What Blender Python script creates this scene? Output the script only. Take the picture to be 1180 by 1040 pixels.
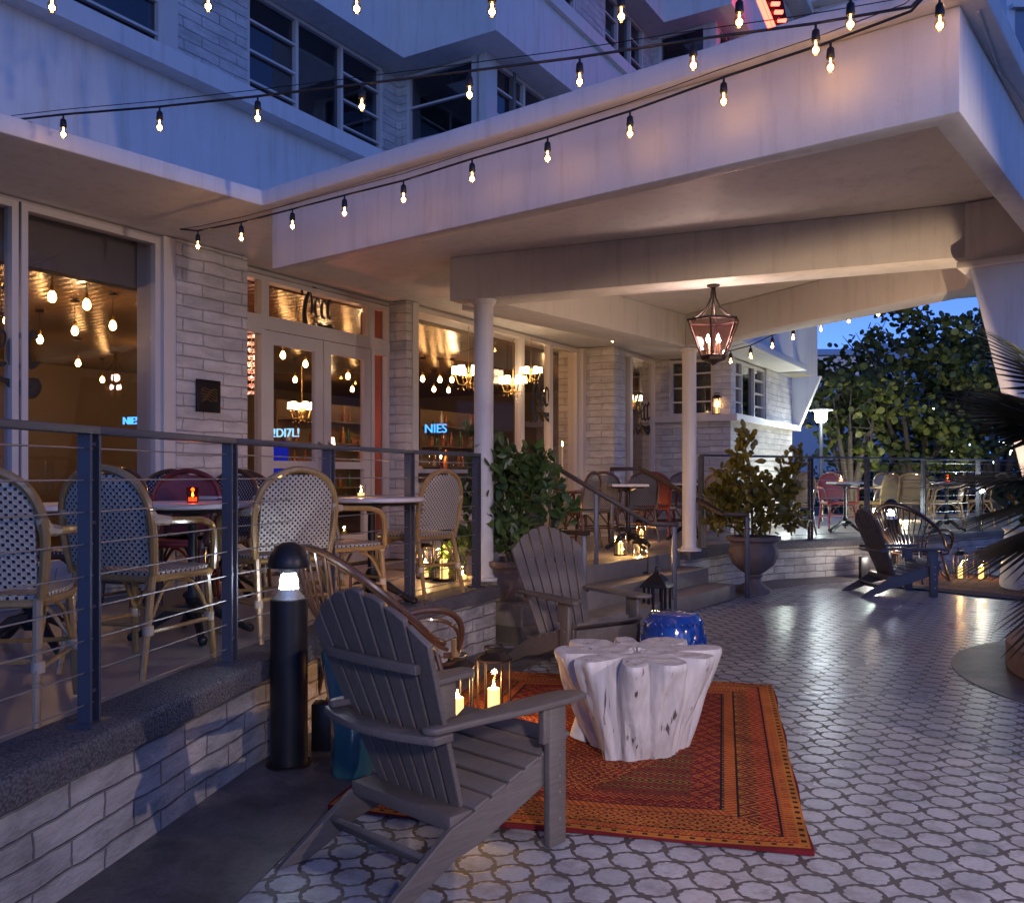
import bpy, bmesh, math, random
from mathutils import Vector, Matrix, noise
R = math.radians
random.seed(7)
for o in list(bpy.data.objects): bpy.data.objects.remove(o)
SC = bpy.context.scene
COL = SC.collection
# ------------------------------------------------------------------ camera
# the world is laid out from the standpoint: x to the right, y ahead, z up, patio at 0
EYE, DECK, F, HY = 1.40, 0.51, 1036.0, 547.0
cd = bpy.data.cameras.new('camera'); cam = bpy.data.objects.new('camera', cd); COL.objects.link(cam)
cam.location = (0, 0, EYE); cam.rotation_euler = (R(90), 0, 0)
cd.sensor_width = 36; cd.sensor_fit = 'HORIZONTAL'; cd.lens = F/1180*36; cd.shift_y = 27/1180
cd.clip_end = 600; cd.clip_start = 0.05
SC.camera = cam
# ------------------------------------------------------------------ sky, dusk
W = bpy.data.worlds.new('World'); SC.world = W; W.use_nodes = True
wt = W.node_tree; wt.nodes.clear()
wo = wt.nodes.new('ShaderNodeOutputWorld'); bg = wt.nodes.new('ShaderNodeBackground')
sky = wt.nodes.new('ShaderNodeTexSky'); sky.sky_type = 'NISHITA'; sky.sun_disc = False
sky.sun_elevation = R(7.0); sky.sun_rotation = R(165); sky.air_density = 1.0; sky.ozone_density = 3.0; sky.dust_density = 0.0; sky.altitude = 4500
mx = wt.nodes.new('ShaderNodeMix'); mx.data_type = 'RGBA'; mx.blend_type = 'MULTIPLY'; mx.inputs[0].default_value = 1
mx.inputs[7].default_value = (0.54, 0.53, 0.92, 1)
wt.links.new(sky.outputs[0], mx.inputs[6]); wt.links.new(mx.outputs[2], bg.inputs[0]); wt.links.new(bg.outputs[0], wo.inputs[0])
bg.inputs[1].default_value = 0.15
# last afterglow, low in the west behind the standpoint
sd = bpy.data.lights.new('sun', 'SUN'); sd.energy = 0.02; sd.angle = R(12); sd.color = (1, 0.8, 0.75)
so = bpy.data.objects.new('sun', sd); COL.objects.link(so); so.rotation_euler = (R(80), 0, R(20))
SC.view_settings.view_transform = 'Standard'; SC.view_settings.look = 'None'
SC.view_settings.exposure = 1.12; SC.view_settings.gamma = 1
cy = SC.cycles
cy.use_denoising = True; cy.max_bounces = 7; cy.diffuse_bounces = 3; cy.glossy_bounces = 4; cy.transmission_bounces = 6
cy.transparent_max_bounces = 16; cy.sample_clamp_indirect = 3; cy.caustics_reflective = False; cy.caustics_refractive = False
try: cy.use_light_tree = True
except Exception: pass

# ------------------------------------------------------------------ node helper
class NT:
    def __init__(s, name):
        s.m = bpy.data.materials.new(name); s.m.use_nodes = True; s.t = s.m.node_tree; s.t.nodes.clear()
        s.out = s.t.nodes.new('ShaderNodeOutputMaterial')
    def n(s, typ, **k):
        nd = s.t.nodes.new(typ)
        for a, b in k.items(): setattr(nd, a, b)
        return nd
    def set(s, sock, v):
        if isinstance(v, bpy.types.NodeSocket): s.t.links.new(v, sock)
        elif v is not None:
            if hasattr(sock.default_value, '__len__') and len(sock.default_value) == 4 and len(v) == 3: v = (*v, 1)
            sock.default_value = v
    def math(s, op, a, b=None, c=None):
        nd = s.n('ShaderNodeMath', operation=op)
        s.set(nd.inputs[0], a)
        if b is not None: s.set(nd.inputs[1], b)
        if c is not None: s.set(nd.inputs[2], c)
        return nd.outputs[0]
    def mix(s, f, a, b, bt='MIX'):
        nd = s.n('ShaderNodeMix', data_type='RGBA', blend_type=bt)
        s.set(nd.inputs[0], f); s.set(nd.inputs[6], a); s.set(nd.inputs[7], b); return nd.outputs[2]
    def coord(s, kind='Object'):
        return s.n('ShaderNodeTexCoord').outputs[kind]
    def map(s, v, sc=(1, 1, 1), rot=(0, 0, 0), loc=(0, 0, 0)):
        nd = s.n('ShaderNodeMapping'); s.set(nd.inputs[0], v); nd.inputs[1].default_value = loc; nd.inputs[2].default_value = rot; nd.inputs[3].default_value = sc
        return nd.outputs[0]
    def sep(s, v):
        nd = s.n('ShaderNodeSeparateXYZ'); s.set(nd.inputs[0], v); return nd.outputs
    def noise(s, v, scale, detail=3, rough=.55, out=0):
        nd = s.n('ShaderNodeTexNoise'); s.set(nd.inputs['Vector'], v); nd.inputs['Scale'].default_value = scale
        nd.inputs['Detail'].default_value = detail; nd.inputs['Roughness'].default_value = rough; return nd.outputs[out]
    def ramp(s, f, stops, mode='LINEAR'):
        nd = s.n('ShaderNodeValToRGB'); s.set(nd.inputs[0], f); cr = nd.color_ramp; cr.interpolation = mode
        while len(cr.elements) < len(stops): cr.elements.new(.5)
        for e, (p, c) in zip(cr.elements, stops): e.position = p; e.color = (*c, 1) if len(c) == 3 else c
        return nd.outputs[0]
    def bump(s, h, strength=.3, dist=.01):
        nd = s.n('ShaderNodeBump'); s.set(nd.inputs['Height'], h); nd.inputs['Strength'].default_value = strength; nd.inputs['Distance'].default_value = dist
        return nd.outputs[0]
    def bsdf(s, color, rough=.5, metal=0, normal=None, spec=None, coat=None, emis=None, estr=0, trans=None, sss=None):
        b = s.n('ShaderNodeBsdfPrincipled'); s.set(b.inputs['Base Color'], color); s.set(b.inputs['Roughness'], rough); s.set(b.inputs['Metallic'], metal)
        if normal is not None: s.set(b.inputs['Normal'], normal)
        if spec is not None: b.inputs['Specular IOR Level'].default_value = spec
        if coat is not None: b.inputs['Coat Weight'].default_value = coat; b.inputs['Coat Roughness'].default_value = .1
        if emis is not None: s.set(b.inputs['Emission Color'], emis); b.inputs['Emission Strength'].default_value = estr
        if trans is not None: b.inputs['Transmission Weight'].default_value = trans
        if sss is not None: b.inputs['Subsurface Weight'].default_value = sss; b.inputs['Subsurface Radius'].default_value = (.02, .01, .005)
        s.t.links.new(b.outputs[0], s.out.inputs[0]); return s.m

M = {}
def simple(name, col, rough=.5, metal=0, var=.12, scale=8, bump=.05, spec=None, coat=None, bscale=60):
    t = NT(name); c = t.coord(); nz = t.noise(c, scale, 4)
    cc = t.mix(nz, tuple(x*(1-var) for x in col), tuple(min(1, x*(1+var)) for x in col))
    nb = t.bump(t.noise(c, bscale, 3), bump, .004) if bump else None
    M[name] = t.bsdf(cc, rough, metal, nb, spec, coat); return M[name]
def emit(name, col, st):
    t = NT(name); e = t.n('ShaderNodeEmission'); e.inputs[0].default_value = (*col, 1); e.inputs[1].default_value = st
    t.t.links.new(e.outputs[0], t.out.inputs[0]); M[name] = t.m; return t.m
def glassy(name, tint=(1, 1, 1), base=.06, rough=0.0):
    t = NT(name); lw = t.n('ShaderNodeLayerWeight'); lw.inputs[0].default_value = .5; fz = t.math('MULTIPLY', t.math('POWER', lw.outputs[1], 4.0), .8)
    tr = t.n('ShaderNodeBsdfTransparent'); tr.inputs[0].default_value = (*tint, 1)
    gl = t.n('ShaderNodeBsdfGlossy'); gl.inputs[0].default_value = (1, 1, 1, 1); gl.inputs['Roughness'].default_value = rough
    ms = t.n('ShaderNodeMixShader'); t.set(ms.inputs[0], t.math('ADD', fz, base)); t.t.links.new(tr.outputs[0], ms.inputs[1]); t.t.links.new(gl.outputs[0], ms.inputs[2])
    t.t.links.new(ms.outputs[0], t.out.inputs[0]); M[name] = t.m; return t.m

t = NT('white_paint'); c = t.coord(); st = t.ramp(t.noise(t.map(c, (5, 5, .5)), 2.0, 6, .7), [(.32, (.86, .84, .82)), (.5, (1, 1, 1))]); gr = t.ramp(t.noise(c, .9, 6, .7), [(.3, (.90, .89, .88)), (.6, (1, 1, 1))])
M['white_paint'] = t.bsdf(t.mix(1, t.mix(1, (.70, .68, .65), st, 'MULTIPLY'), gr, 'MULTIPLY'), .55, 0, t.bump(t.math('ADD', t.noise(c, 7, 4), t.math('MULTIPLY', t.noise(c, 60, 3), .4)), .22, .01))
simple('white_trim', (.62, .57, .52), .4, 0, .05, 3, .03)
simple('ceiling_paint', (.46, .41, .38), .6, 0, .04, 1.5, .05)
simple('rail_paint', (.085, .085, .105), .42, .3, .12, 5, .05)
simple('steel_cable', (.34, .31, .30), .5, .85, .1, 10, 0)
simple('black_metal', (.022, .02, .022), .4, .4, .3, 12, .1)
simple('rust_black', (.03, .02, .018), .5, .5, .5, 20, .2)
simple('brown_bar', (.045, .03, .025), .45, .3, .2, 10, .1)
t = NT('adirondack_grey'); c = t.coord(); g = t.noise(t.map(c, (30, 3, 30)), 2.5, 6, .7); g2 = t.noise(c, 3, 4)
M['adirondack_grey'] = t.bsdf(t.mix(t.ramp(g2, [(.4, (0, 0, 0)), (.7, (1, 1, 1))]), t.mix(g, (.060, .051, .047), (.150, .128, .118)), t.mix(g, (.08, .067, .061), (.19, .160, .148))), t.math('ADD', .40, t.math('MULTIPLY', g, .25)), 0, t.bump(g, .6, .004))
simple('screw', (.6, .6, .62), .3, .9, .1, 10, 0)
simple('dark_wood', (.05, .025, .018), .4, 0, .4, 10, .1)
simple('red_vinyl', (.20, .03, .024), .4, 0, .15, 12, .05)
simple('marble_top', (.55, .5, .5), .25, 0, .15, 5, .02)
simple('teal_glaze', (.035, .13, .14), .25, 0, .3, 8, .1, coat=.6)
simple('candle_wax', (.85, .68, .42), .5, 0, .03, 10, 0)
simple('pale_wrap', (.46, .36, .25), .55, 0, .1, 40, .3)
simple('soil', (.03, .02, .015), .9, 0, .4, 30, .5)
simple('asphalt', (.05, .05, .055), .8, 0, .2, 3, .2)
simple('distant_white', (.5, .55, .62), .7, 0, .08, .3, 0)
simple('interior_wall', (.20, .145, .08), .7, 0, .2, 1.5, 0)
simple('interior_red', (.28, .06, .035), .6, 0, .2, 1.5, 0)
simple('interior_dark', (.05, .035, .025), .6, 0, .3, 1.5, 0)
simple('blind', (.16, .14, .13), .6, 0, .15, 2, 0)
simple('brass', (.7, .45, .15), .25, 1, .1, 10, 0)
simple('porcelain', (.45, .42, .36), .3, 0, .03, 10, 0)
simple('amber_bottle', (.28, .10, .02), .12, 0, .3, 10, 0)
simple('green_bottle', (.03, .10, .03), .12, 0, .3, 10, 0)
simple('plaque_metal', (.02, .018, .022), .35, .6, .2, 20, .1)
simple('gold_leaf', (.42, .28, .10), .35, .8, .1, 20, 0)
simple('logo_black', (.012, .010, .010), .5, 0, .1, 10, 0)
simple('bark', (.09, .06, .04), .8, 0, .35, 14, .6)
simple('tree_bark', (.06, .05, .045), .9, 0, .35, 6, .6)
glassy('window_glass', (.92, .92, .93), .03)
glassy('upper_glass', (.55, .57, .62), .08)
glassy('lantern_glass', (.97, .97, .97), .02)
glassy('red_glass', (.95, .68, .64), .06)
glassy('green_glass', (.45, .5, .2), .06)
glassy('orange_glass', (.9, .35, .12), .06)
glassy('bulb_glass', (1, .80, .50), .05)
emit('bulb_glow', (1, .60, .25), 30)
emit('indoor_bulb', (1, .48, .15), 26)
emit('flame', (1, .50, .12), 90)
emit('lantern_lamp', (1, .72, .62), 90)
emit('cool_lamp', (.75, .85, 1.0), 34)
emit('shade_glow', (1, .72, .45), 5)
emit('neon_red', (1, .05, .03), 6)
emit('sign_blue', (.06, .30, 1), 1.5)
emit('street_glow', (.85, .95, 1), 30)
emit('far_light', (.75, 1, .85), 10)
emit('crystal_glow', (1, .45, .28), 3)
emit('screen_blue', (.02, .03, .6), .25)
t = NT('wax_glow'); M['wax_glow'] = t.bsdf((.85, .62, .33), .5, emis=(1, .55, .16), estr=.9)
t = NT('crystal'); M['crystal'] = t.bsdf((.9, .75, .7), .05, .6, emis=(1, .4, .25), estr=.25)

# leaves: two-tone with a little light through
def leafmat(name, a, b, rough=.4):
    t = NT(name); c = t.coord(); oi = t.n('ShaderNodeNewGeometry')
    f = t.math('FRACT', t.math('MULTIPLY', oi.outputs['Random Per Island'], 7.13))
    cc = t.mix(f, a, b); b1 = t.n('ShaderNodeBsdfPrincipled'); t.set(b1.inputs[0], cc); b1.inputs['Roughness'].default_value = rough
    tl = t.n('ShaderNodeBsdfTranslucent'); t.set(tl.inputs[0], cc)
    ms = t.n('ShaderNodeMixShader'); ms.inputs[0].default_value = .22
    t.t.links.new(b1.outputs[0], ms.inputs[1]); t.t.links.new(tl.outputs[0], ms.inputs[2]); t.t.links.new(ms.outputs[0], t.out.inputs[0]); M[name] = t.m
leafmat('leaf_green', (.03, .06, .018), (.10, .16, .04))
leafmat('leaf_gold', (.11, .10, .012), (.26, .20, .03))
leafmat('tree_leaf', (.04, .06, .018), (.15, .17, .04), .5)
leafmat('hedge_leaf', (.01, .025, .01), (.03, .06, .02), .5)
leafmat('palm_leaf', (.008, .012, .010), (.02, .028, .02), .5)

# slump-block brickwork, uv in metres
def brickmat(name, c1, c2, mortar, row=.098, wid=.40, bumpd=.02, dirt=.3):
    t = NT(name); uv = t.coord('UV')
    wob = t.noise(t.map(uv, (3, 9, 1)), 1.5, 2); wv = t.n('ShaderNodeVectorMath', operation='MULTIPLY_ADD')
    nzc = t.n('ShaderNodeTexNoise'); t.set(nzc.inputs['Vector'], uv); nzc.inputs['Scale'].default_value = 5
    t.set(wv.inputs[0], nzc.outputs[1]); wv.inputs[1].default_value = (.06, .034, 0); t.set(wv.inputs[2], uv)
    br = t.n('ShaderNodeTexBrick'); t.set(br.inputs['Vector'], wv.outputs[0]); br.inputs['Scale'].default_value = 1
    br.inputs['Brick Width'].default_value = wid; br.inputs['Row Height'].default_value = row; br.inputs['Mortar Size'].default_value = .006
    br.inputs['Mortar Smooth'].default_value = .7; br.inputs['Color1'].default_value = (*c1, 1); br.inputs['Color2'].default_value = (*c2, 1); br.inputs['Mortar'].default_value = (*mortar, 1)
    big = t.noise(t.map(uv, (2.2, 7, 1)), 1.6, 5, .6)
    fine = t.noise(uv, 45, 5, .6)
    stain = t.ramp(t.noise(t.map(uv, (1.3, 3, 1)), 2.2, 6, .7), [(.35, (1-dirt,)*3), (.6, (1, 1, 1))])
    col = t.mix(1, t.mix(1, br.outputs[0], stain, 'MULTIPLY'), t.ramp(big, [(.3, (.86, .84, .82)), (.6, (1, 1, 1))]), 'MULTIPLY')
    h = t.math('ADD', t.math('ADD', t.math('MULTIPLY', br.outputs[1], -1.0), t.math('MULTIPLY', big, .9)), t.math('MULTIPLY', fine, .22))
    M[name] = t.bsdf(col, .65, 0, t.bump(h, .85, bumpd))
brickmat('painted_brick', (.70, .66, .62), (.60, .57, .55), (.50, .46, .44))
brickmat('wall_block', (.58, .55, .52), (.46, .44, .42), (.30, .27, .26), .098, .36, .03, .45)

# pebble-finish coping
t = NT('pebble_coping'); c = t.coord(); v = t.n('ShaderNodeTexVoronoi'); t.set(v.inputs['Vector'], c); v.inputs['Scale'].default_value = 90
cc = t.mix(t.noise(c, 3, 5), (.10, .095, .10), (.24, .22, .22)); cc = t.mix(t.math('MULTIPLY', v.outputs[0], 1.2), cc, (.05, .045, .05))
M['pebble_coping'] = t.bsdf(cc, .75, 0, t.bump(t.math('ADD', v.outputs[0], t.noise(c, 12, 4)), .7, .008))
# deck terrazzo
t = NT('deck_floor'); c = t.coord(); cc = t.mix(t.noise(c, 130, 3, .7), (.17, .15, .145), (.42, .38, .37)); cc = t.mix(t.noise(c, .9, 4), cc, (.24, .19, .17))
M['deck_floor'] = t.bsdf(cc, .38, 0, t.bump(t.noise(c, 90, 2), .15, .002))
t = NT('step_stone'); c = t.coord(); cc = t.mix(t.noise(c, 5, 6, .7), (.13, .11, .085), (.30, .26, .21)); M['step_stone'] = t.bsdf(cc, .6, 0, t.bump(t.noise(c, 30, 5), .4, .006))
t = NT('band_concrete'); c = t.coord(); cc = t.mix(t.ramp(t.noise(c, 1.6, 8, .75), [(.35, (0, 0, 0)), (.65, (1, 1, 1))]), (.03, .028, .032), (.17, .15, .155)); cc = t.mix(1, cc, t.ramp(t.noise(c, 60, 3, .7), [(.3, (.6, .6, .6)), (.5, (1, 1, 1))]), 'MULTIPLY'); M['band_concrete'] = t.bsdf(cc, .45, 0, t.bump(t.noise(c, 40, 4), .2, .004))

# patio tile: lobed blocks on a square lattice, small stars between them
t = NT('patio_tile'); c = t.coord(); S = .155
p = t.sep(t.map(c, (1, 1, 1), (0, 0, R(31))))
def cell(x, off): return t.math('SUBTRACT', t.math('FRACT', t.math('ADD', t.math('DIVIDE', x, S), off)), .5)
u, v = cell(p[0], 0), cell(p[1], 0); au, av = t.math('ABSOLUTE', u), t.math('ABSOLUTE', v)
us, vs = cell(p[0], .5), cell(p[1], .5); asu, asv = t.math('ABSOLUTE', us), t.math('ABSOLUTE', vs)
def pw(a, b, e): return t.math('POWER', t.math('ADD', t.math('POWER', a, e), t.math('POWER', b, e)), 1/e)
ang = t.math('ARCTAN2', v, u)
wig = t.math('MULTIPLY', t.math('COSINE', t.math('MULTIPLY', ang, 12)), .018)
big = t.math('SUBTRACT', t.math('ADD', .385, wig), pw(au, av, 2.4))
angs = t.math('ARCTAN2', vs, us)
wigs = t.math('MULTIPLY', t.math('COSINE', t.math('MULTIPLY', angs, 12)), .014)
star = t.math('SUBTRACT', t.math('ADD', .345, wigs), pw(asu, asv, .95))
star = t.math('MINIMUM', star, t.math('SUBTRACT', pw(au, av, 2.4), .47))
d = t.math('MAXIMUM', big, star)
mask = t.math('MULTIPLY', t.math('ADD', t.math('MULTIPLY', d, 60), .5), 1); cl = t.n('ShaderNodeClamp'); t.set(cl.inputs[0], mask); mask = cl.outputs[0]
wn = t.n('ShaderNodeTexWhiteNoise'); wn.noise_dimensions = '2D'
cmb = t.n('ShaderNodeCombineXYZ'); t.set(cmb.inputs[0], t.math('FLOOR', t.math('DIVIDE', p[0], S))); t.set(cmb.inputs[1], t.math('FLOOR', t.math('DIVIDE', p[1], S))); t.set(wn.inputs['Vector'], cmb.outputs[0])
tile = t.mix(wn.outputs[0], (.38, .40, .45), (.54, .55, .60)); tile = t.mix(t.math('MULTIPLY', t.noise(c, 1.3, 5, .65), .8), tile, (.27, .27, .30)); tile = t.mix(1, tile, t.ramp(t.noise(c, 5.5, 7, .75), [(.36, (.62, .60, .58)), (.52, (1, 1, 1))]), 'MULTIPLY'); tile = t.mix(1, tile, t.ramp(t.noise(c, 45, 4, .7), [(.3, (.8, .8, .8)), (.55, (1, 1, 1))]), 'MULTIPLY')
col = t.mix(mask, t.mix(t.noise(c, 4, 6, .7), (.04, .036, .037), (.10, .09, .092)), tile)
rg = t.math('ADD', t.math('MULTIPLY', mask, -.18), t.math('ADD', .40, t.math('MULTIPLY', t.noise(c, 2.0, 4), .14)))
h = t.math('ADD', t.math('MULTIPLY', mask, .6), t.math('MULTIPLY', t.noise(c, 14, 3), .5))
M['patio_tile'] = t.bsdf(col, rg, 0, t.bump(h, .35, .004), spec=.6)

# rattan weave with dark dots
def weave(name, light, dark, s=.030, thr=.34):
    t = NT(name); q = t.sep(t.coord('UV'))
    f = t.math('MULTIPLY', t.math('COSINE', t.math('MULTIPLY', q[0], math.tau/s)), t.math('COSINE', t.math('MULTIPLY', q[1], math.tau/s)))
    m = t.math('GREATER_THAN', f, thr); st = t.math('SINE', t.math('MULTIPLY', t.math('ADD', q[0], q[1]), math.tau/s*2))
    M[name] = t.bsdf(t.mix(m, light, dark), .4, 0, t.bump(t.math('ADD', f, t.math('MULTIPLY', st, .3)), .5, .004))
weave('weave_white', (.44, .38, .30), (.012, .012, .02))
weave('weave_dark', (.10, .09, .09), (.45, .40, .33), .03, .55)
weave('weave_tan', (.30, .20, .09), (.16, .10, .04), .018, .2)
weave('weave_navy', (.02, .02, .03), (.50, .46, .42), .03, .35)
def cane(name, a, b):
    t = NT(name); c = t.coord(); M[name] = t.bsdf(t.mix(t.noise(t.map(c, (6, 6, 1.5)), 6, 4), a, b), .32, 0, t.bump(t.noise(c, 30, 2), .15, .004), coat=.4)
cane('cane_gold', (.20, .105, .03), (.46, .28, .10))
cane('cane_brown', (.05, .02, .012), (.13, .06, .03))

# white-washed root wood
t = NT('bleached_root'); c = t.coord(); g = t.noise(t.map(c, (14, 14, 1.3)), 2.2, 6, .65); g2 = t.noise(c, 3, 4)
cr = t.ramp(t.noise(t.map(c, (9, 9, .7)), 3.0, 4, .5), [(.31, (.16, .13, .13)), (.36, (.8, .8, .8)), (1, (1, 1, 1))])
cc = t.mix(1, t.mix(g, (.42, .38, .37), (.80, .76, .74)), cr, 'MULTIPLY')
cc = t.mix(t.ramp(g2, [(.55, (0, 0, 0)), (.75, (.5, .5, .5))]), cc, (.42, .30, .24))
M['bleached_root'] = t.bsdf(cc, .55, 0, t.bump(t.math('ADD', g, t.math('MULTIPLY', cr, .5)), .5, .012))
# blue ceramic
t = NT('blue_glaze'); c = t.coord(); cc = t.mix(t.noise(c, 9, 4), (.004, .02, .14), (.01, .06, .34)); M['blue_glaze'] = t.bsdf(cc, .12, 0, t.bump(t.noise(c, 22, 2), .3, .01), coat=1)
# cast stone urn
t = NT('cast_stone'); c = t.coord(); cc = t.mix(t.noise(c, 7, 6, .7), (.11, .075, .06), (.30, .23, .19)); M['cast_stone'] = t.bsdf(cc, .75, 0, t.bump(t.noise(c, 30, 5), .5, .008))
# indoor boarded ceiling, varnished
t = NT('board_ceiling'); c = t.coord(); q = t.map(c, (1, 1, 1), (0, 0, R(31)))
b1 = t.noise(t.map(q, (.8, 9, 1)), 3, 3); st = t.math('ABSOLUTE', t.math('SINE', t.math('MULTIPLY', t.sep(q)[1], 24)))
M['board_ceiling'] = t.bsdf(t.mix(b1, (.10, .055, .025), (.24, .14, .06)), .2, 0, t.bump(t.math('ADD', t.math('MULTIPLY', b1, 1.2), st), .5, .01), spec=.8)

# kilim rug
def rugmat(name, L, Wd, pal):
    t = NT(name); q = t.sep(t.coord('UV')); s = .010
    X = t.math('MULTIPLY', t.math('FLOOR', t.math('DIVIDE', q[0], s)), s); Y = t.math('MULTIPLY', t.math('FLOOR', t.math('DIVIDE', q[1], s*.8)), s*.8)
    dx = t.math('SUBTRACT', Wd/2, t.math('ABSOLUTE', X)); dy = t.math('SUBTRACT', L/2, t.math('ABSOLUTE', Y))
    edge = t.math('MINIMUM', dx, dy)
    isx = t.math('LESS_THAN', dx, dy)
    along = t.math('ADD', t.math('MULTIPLY', isx, Y), t.math('MULTIPLY', t.math('SUBTRACT', 1, isx), X))
    def tri(x, per): return t.math('ABSOLUTE', t.math('SUBTRACT', t.math('MULTIPLY', t.math('FRACT', t.math('DIVIDE', x, per)), 2), 1))
    def dia(x, y, pa, pb): return t.math('ADD', tri(x, pa), tri(y, pb))
    def band(a, b): return t.math('MULTIPLY', t.math('GREATER_THAN', edge, a), t.math('LESS_THAN', edge, b))
    G, O, RD, MR, BK, GN = pal
    # field: maroon, gold diamonds, green corners
    fd = t.math('FRACT', t.math('MULTIPLY', dia(X, Y, .23, .27), 2.5))
    field = t.ramp(fd, [(0, MR), (.25, RD), (.38, G), (.46, MR), (.66, O), (.8, MR), (.88, G), (.95, BK)], 'CONSTANT')
    far = t.math('GREATER_THAN', t.math('ADD', t.math('MULTIPLY', t.math('ABSOLUTE', X), 1.0), t.math('MULTIPLY', t.math('ABSOLUTE', Y), .62)), .60)
    fc = t.math('FRACT', t.math('MULTIPLY', dia(X, Y, .09, .07), 1.5))
    corner = t.ramp(fc, [(0, BK), (.2, GN), (.5, MR), (.7, O), (.85, RD)], 'CONSTANT')
    c = t.mix(far, field, corner)
    cen = t.math('LESS_THAN', t.math('ADD', t.math('MULTIPLY', t.math('ABSOLUTE', X), 1.3), t.math('ABSOLUTE', Y)), .62)
    c = t.mix(cen, c, t.ramp(t.math('FRACT', t.math('MULTIPLY', dia(X, Y, .17, .2), 2.2)), [(0, MR), (.45, O), (.6, G), (.7, MR), (.9, RD)], 'CONSTANT'))
    zig = t.math('FRACT', t.math('ADD', t.math('DIVIDE', edge, .034), tri(along, .045)))
    c = t.mix(band(.335, .47), c, t.ramp(zig, [(0, MR), (.4, RD), (.7, O), (.86, BK)], 'CONSTANT'))
    c = t.mix(band(.325, .337), c, BK)
    c = t.mix(band(.27, .325), c, t.ramp(t.math('FRACT', t.math('ADD', t.math('DIVIDE', along, .03), t.math('DIVIDE', edge, .05))), [(0, O), (.55, RD)], 'CONSTANT'))
    c = t.mix(band(.258, .27), c, BK)
    bd = dia(along, t.math('SUBTRACT', edge, .183), .12, .15)
    c = t.mix(band(.108, .258), c, t.ramp(t.math('FRACT', t.math('MULTIPLY', bd, 1.9)), [(0, O), (.2, RD), (.36, G), (.46, MR), (.6, O), (.7, BK), (.76, RD), (.9, G)], 'CONSTANT'))
    c = t.mix(band(.098, .108), c, BK)
    c = t.mix(band(.055, .098), c, t.ramp(t.math('FRACT', t.math('ADD', t.math('DIVIDE', along, .024), tri(edge, .02))), [(0, RD), (.5, O)], 'CONSTANT'))
    c = t.mix(band(.046, .055), c, MR)
    c = t.mix(band(.008, .046), c, t.ramp(t.math('MULTIPLY', t.math('GREATER_THAN', t.math('FRACT', t.math('DIVIDE', along, .06)), .6), t.math('LESS_THAN', t.math('ABSOLUTE', t.math('SUBTRACT', edge, .027)), .009)), [(0, O), (.5, BK)], 'CONSTANT'))
    c = t.mix(t.math('LESS_THAN', edge, .008), c, MR)
    nz = t.noise(t.coord('UV'), 160, 2, .6); c = t.mix(1, c, t.ramp(nz, [(.25, (.55, .5, .5)), (.6, (1.1, 1.1, 1.1))]), 'MULTIPLY')
    c = t.mix(1, c, t.ramp(t.noise(t.coord('UV'), 4, 4), [(.3, (.7, .68, .66)), (.7, (1.15, 1.1, 1.05))]), 'MULTIPLY')
    M[name] = t.bsdf(c, .9, 0, t.bump(nz, .6, .004), spec=.15)
rugmat('rug_gold', 2.69, 1.93, ((.46, .22, .04), (.48, .17, .03), (.36, .045, .025), (.15, .014, .02), (.02, .012, .012), (.06, .06, .03)))
rugmat('rug_blue', 2.4, 1.7, ((.25, .17, .11), (.20, .10, .06), (.16, .04, .03), (.03, .04, .07), (.03, .045, .08), (.04, .06, .10)))

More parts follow.
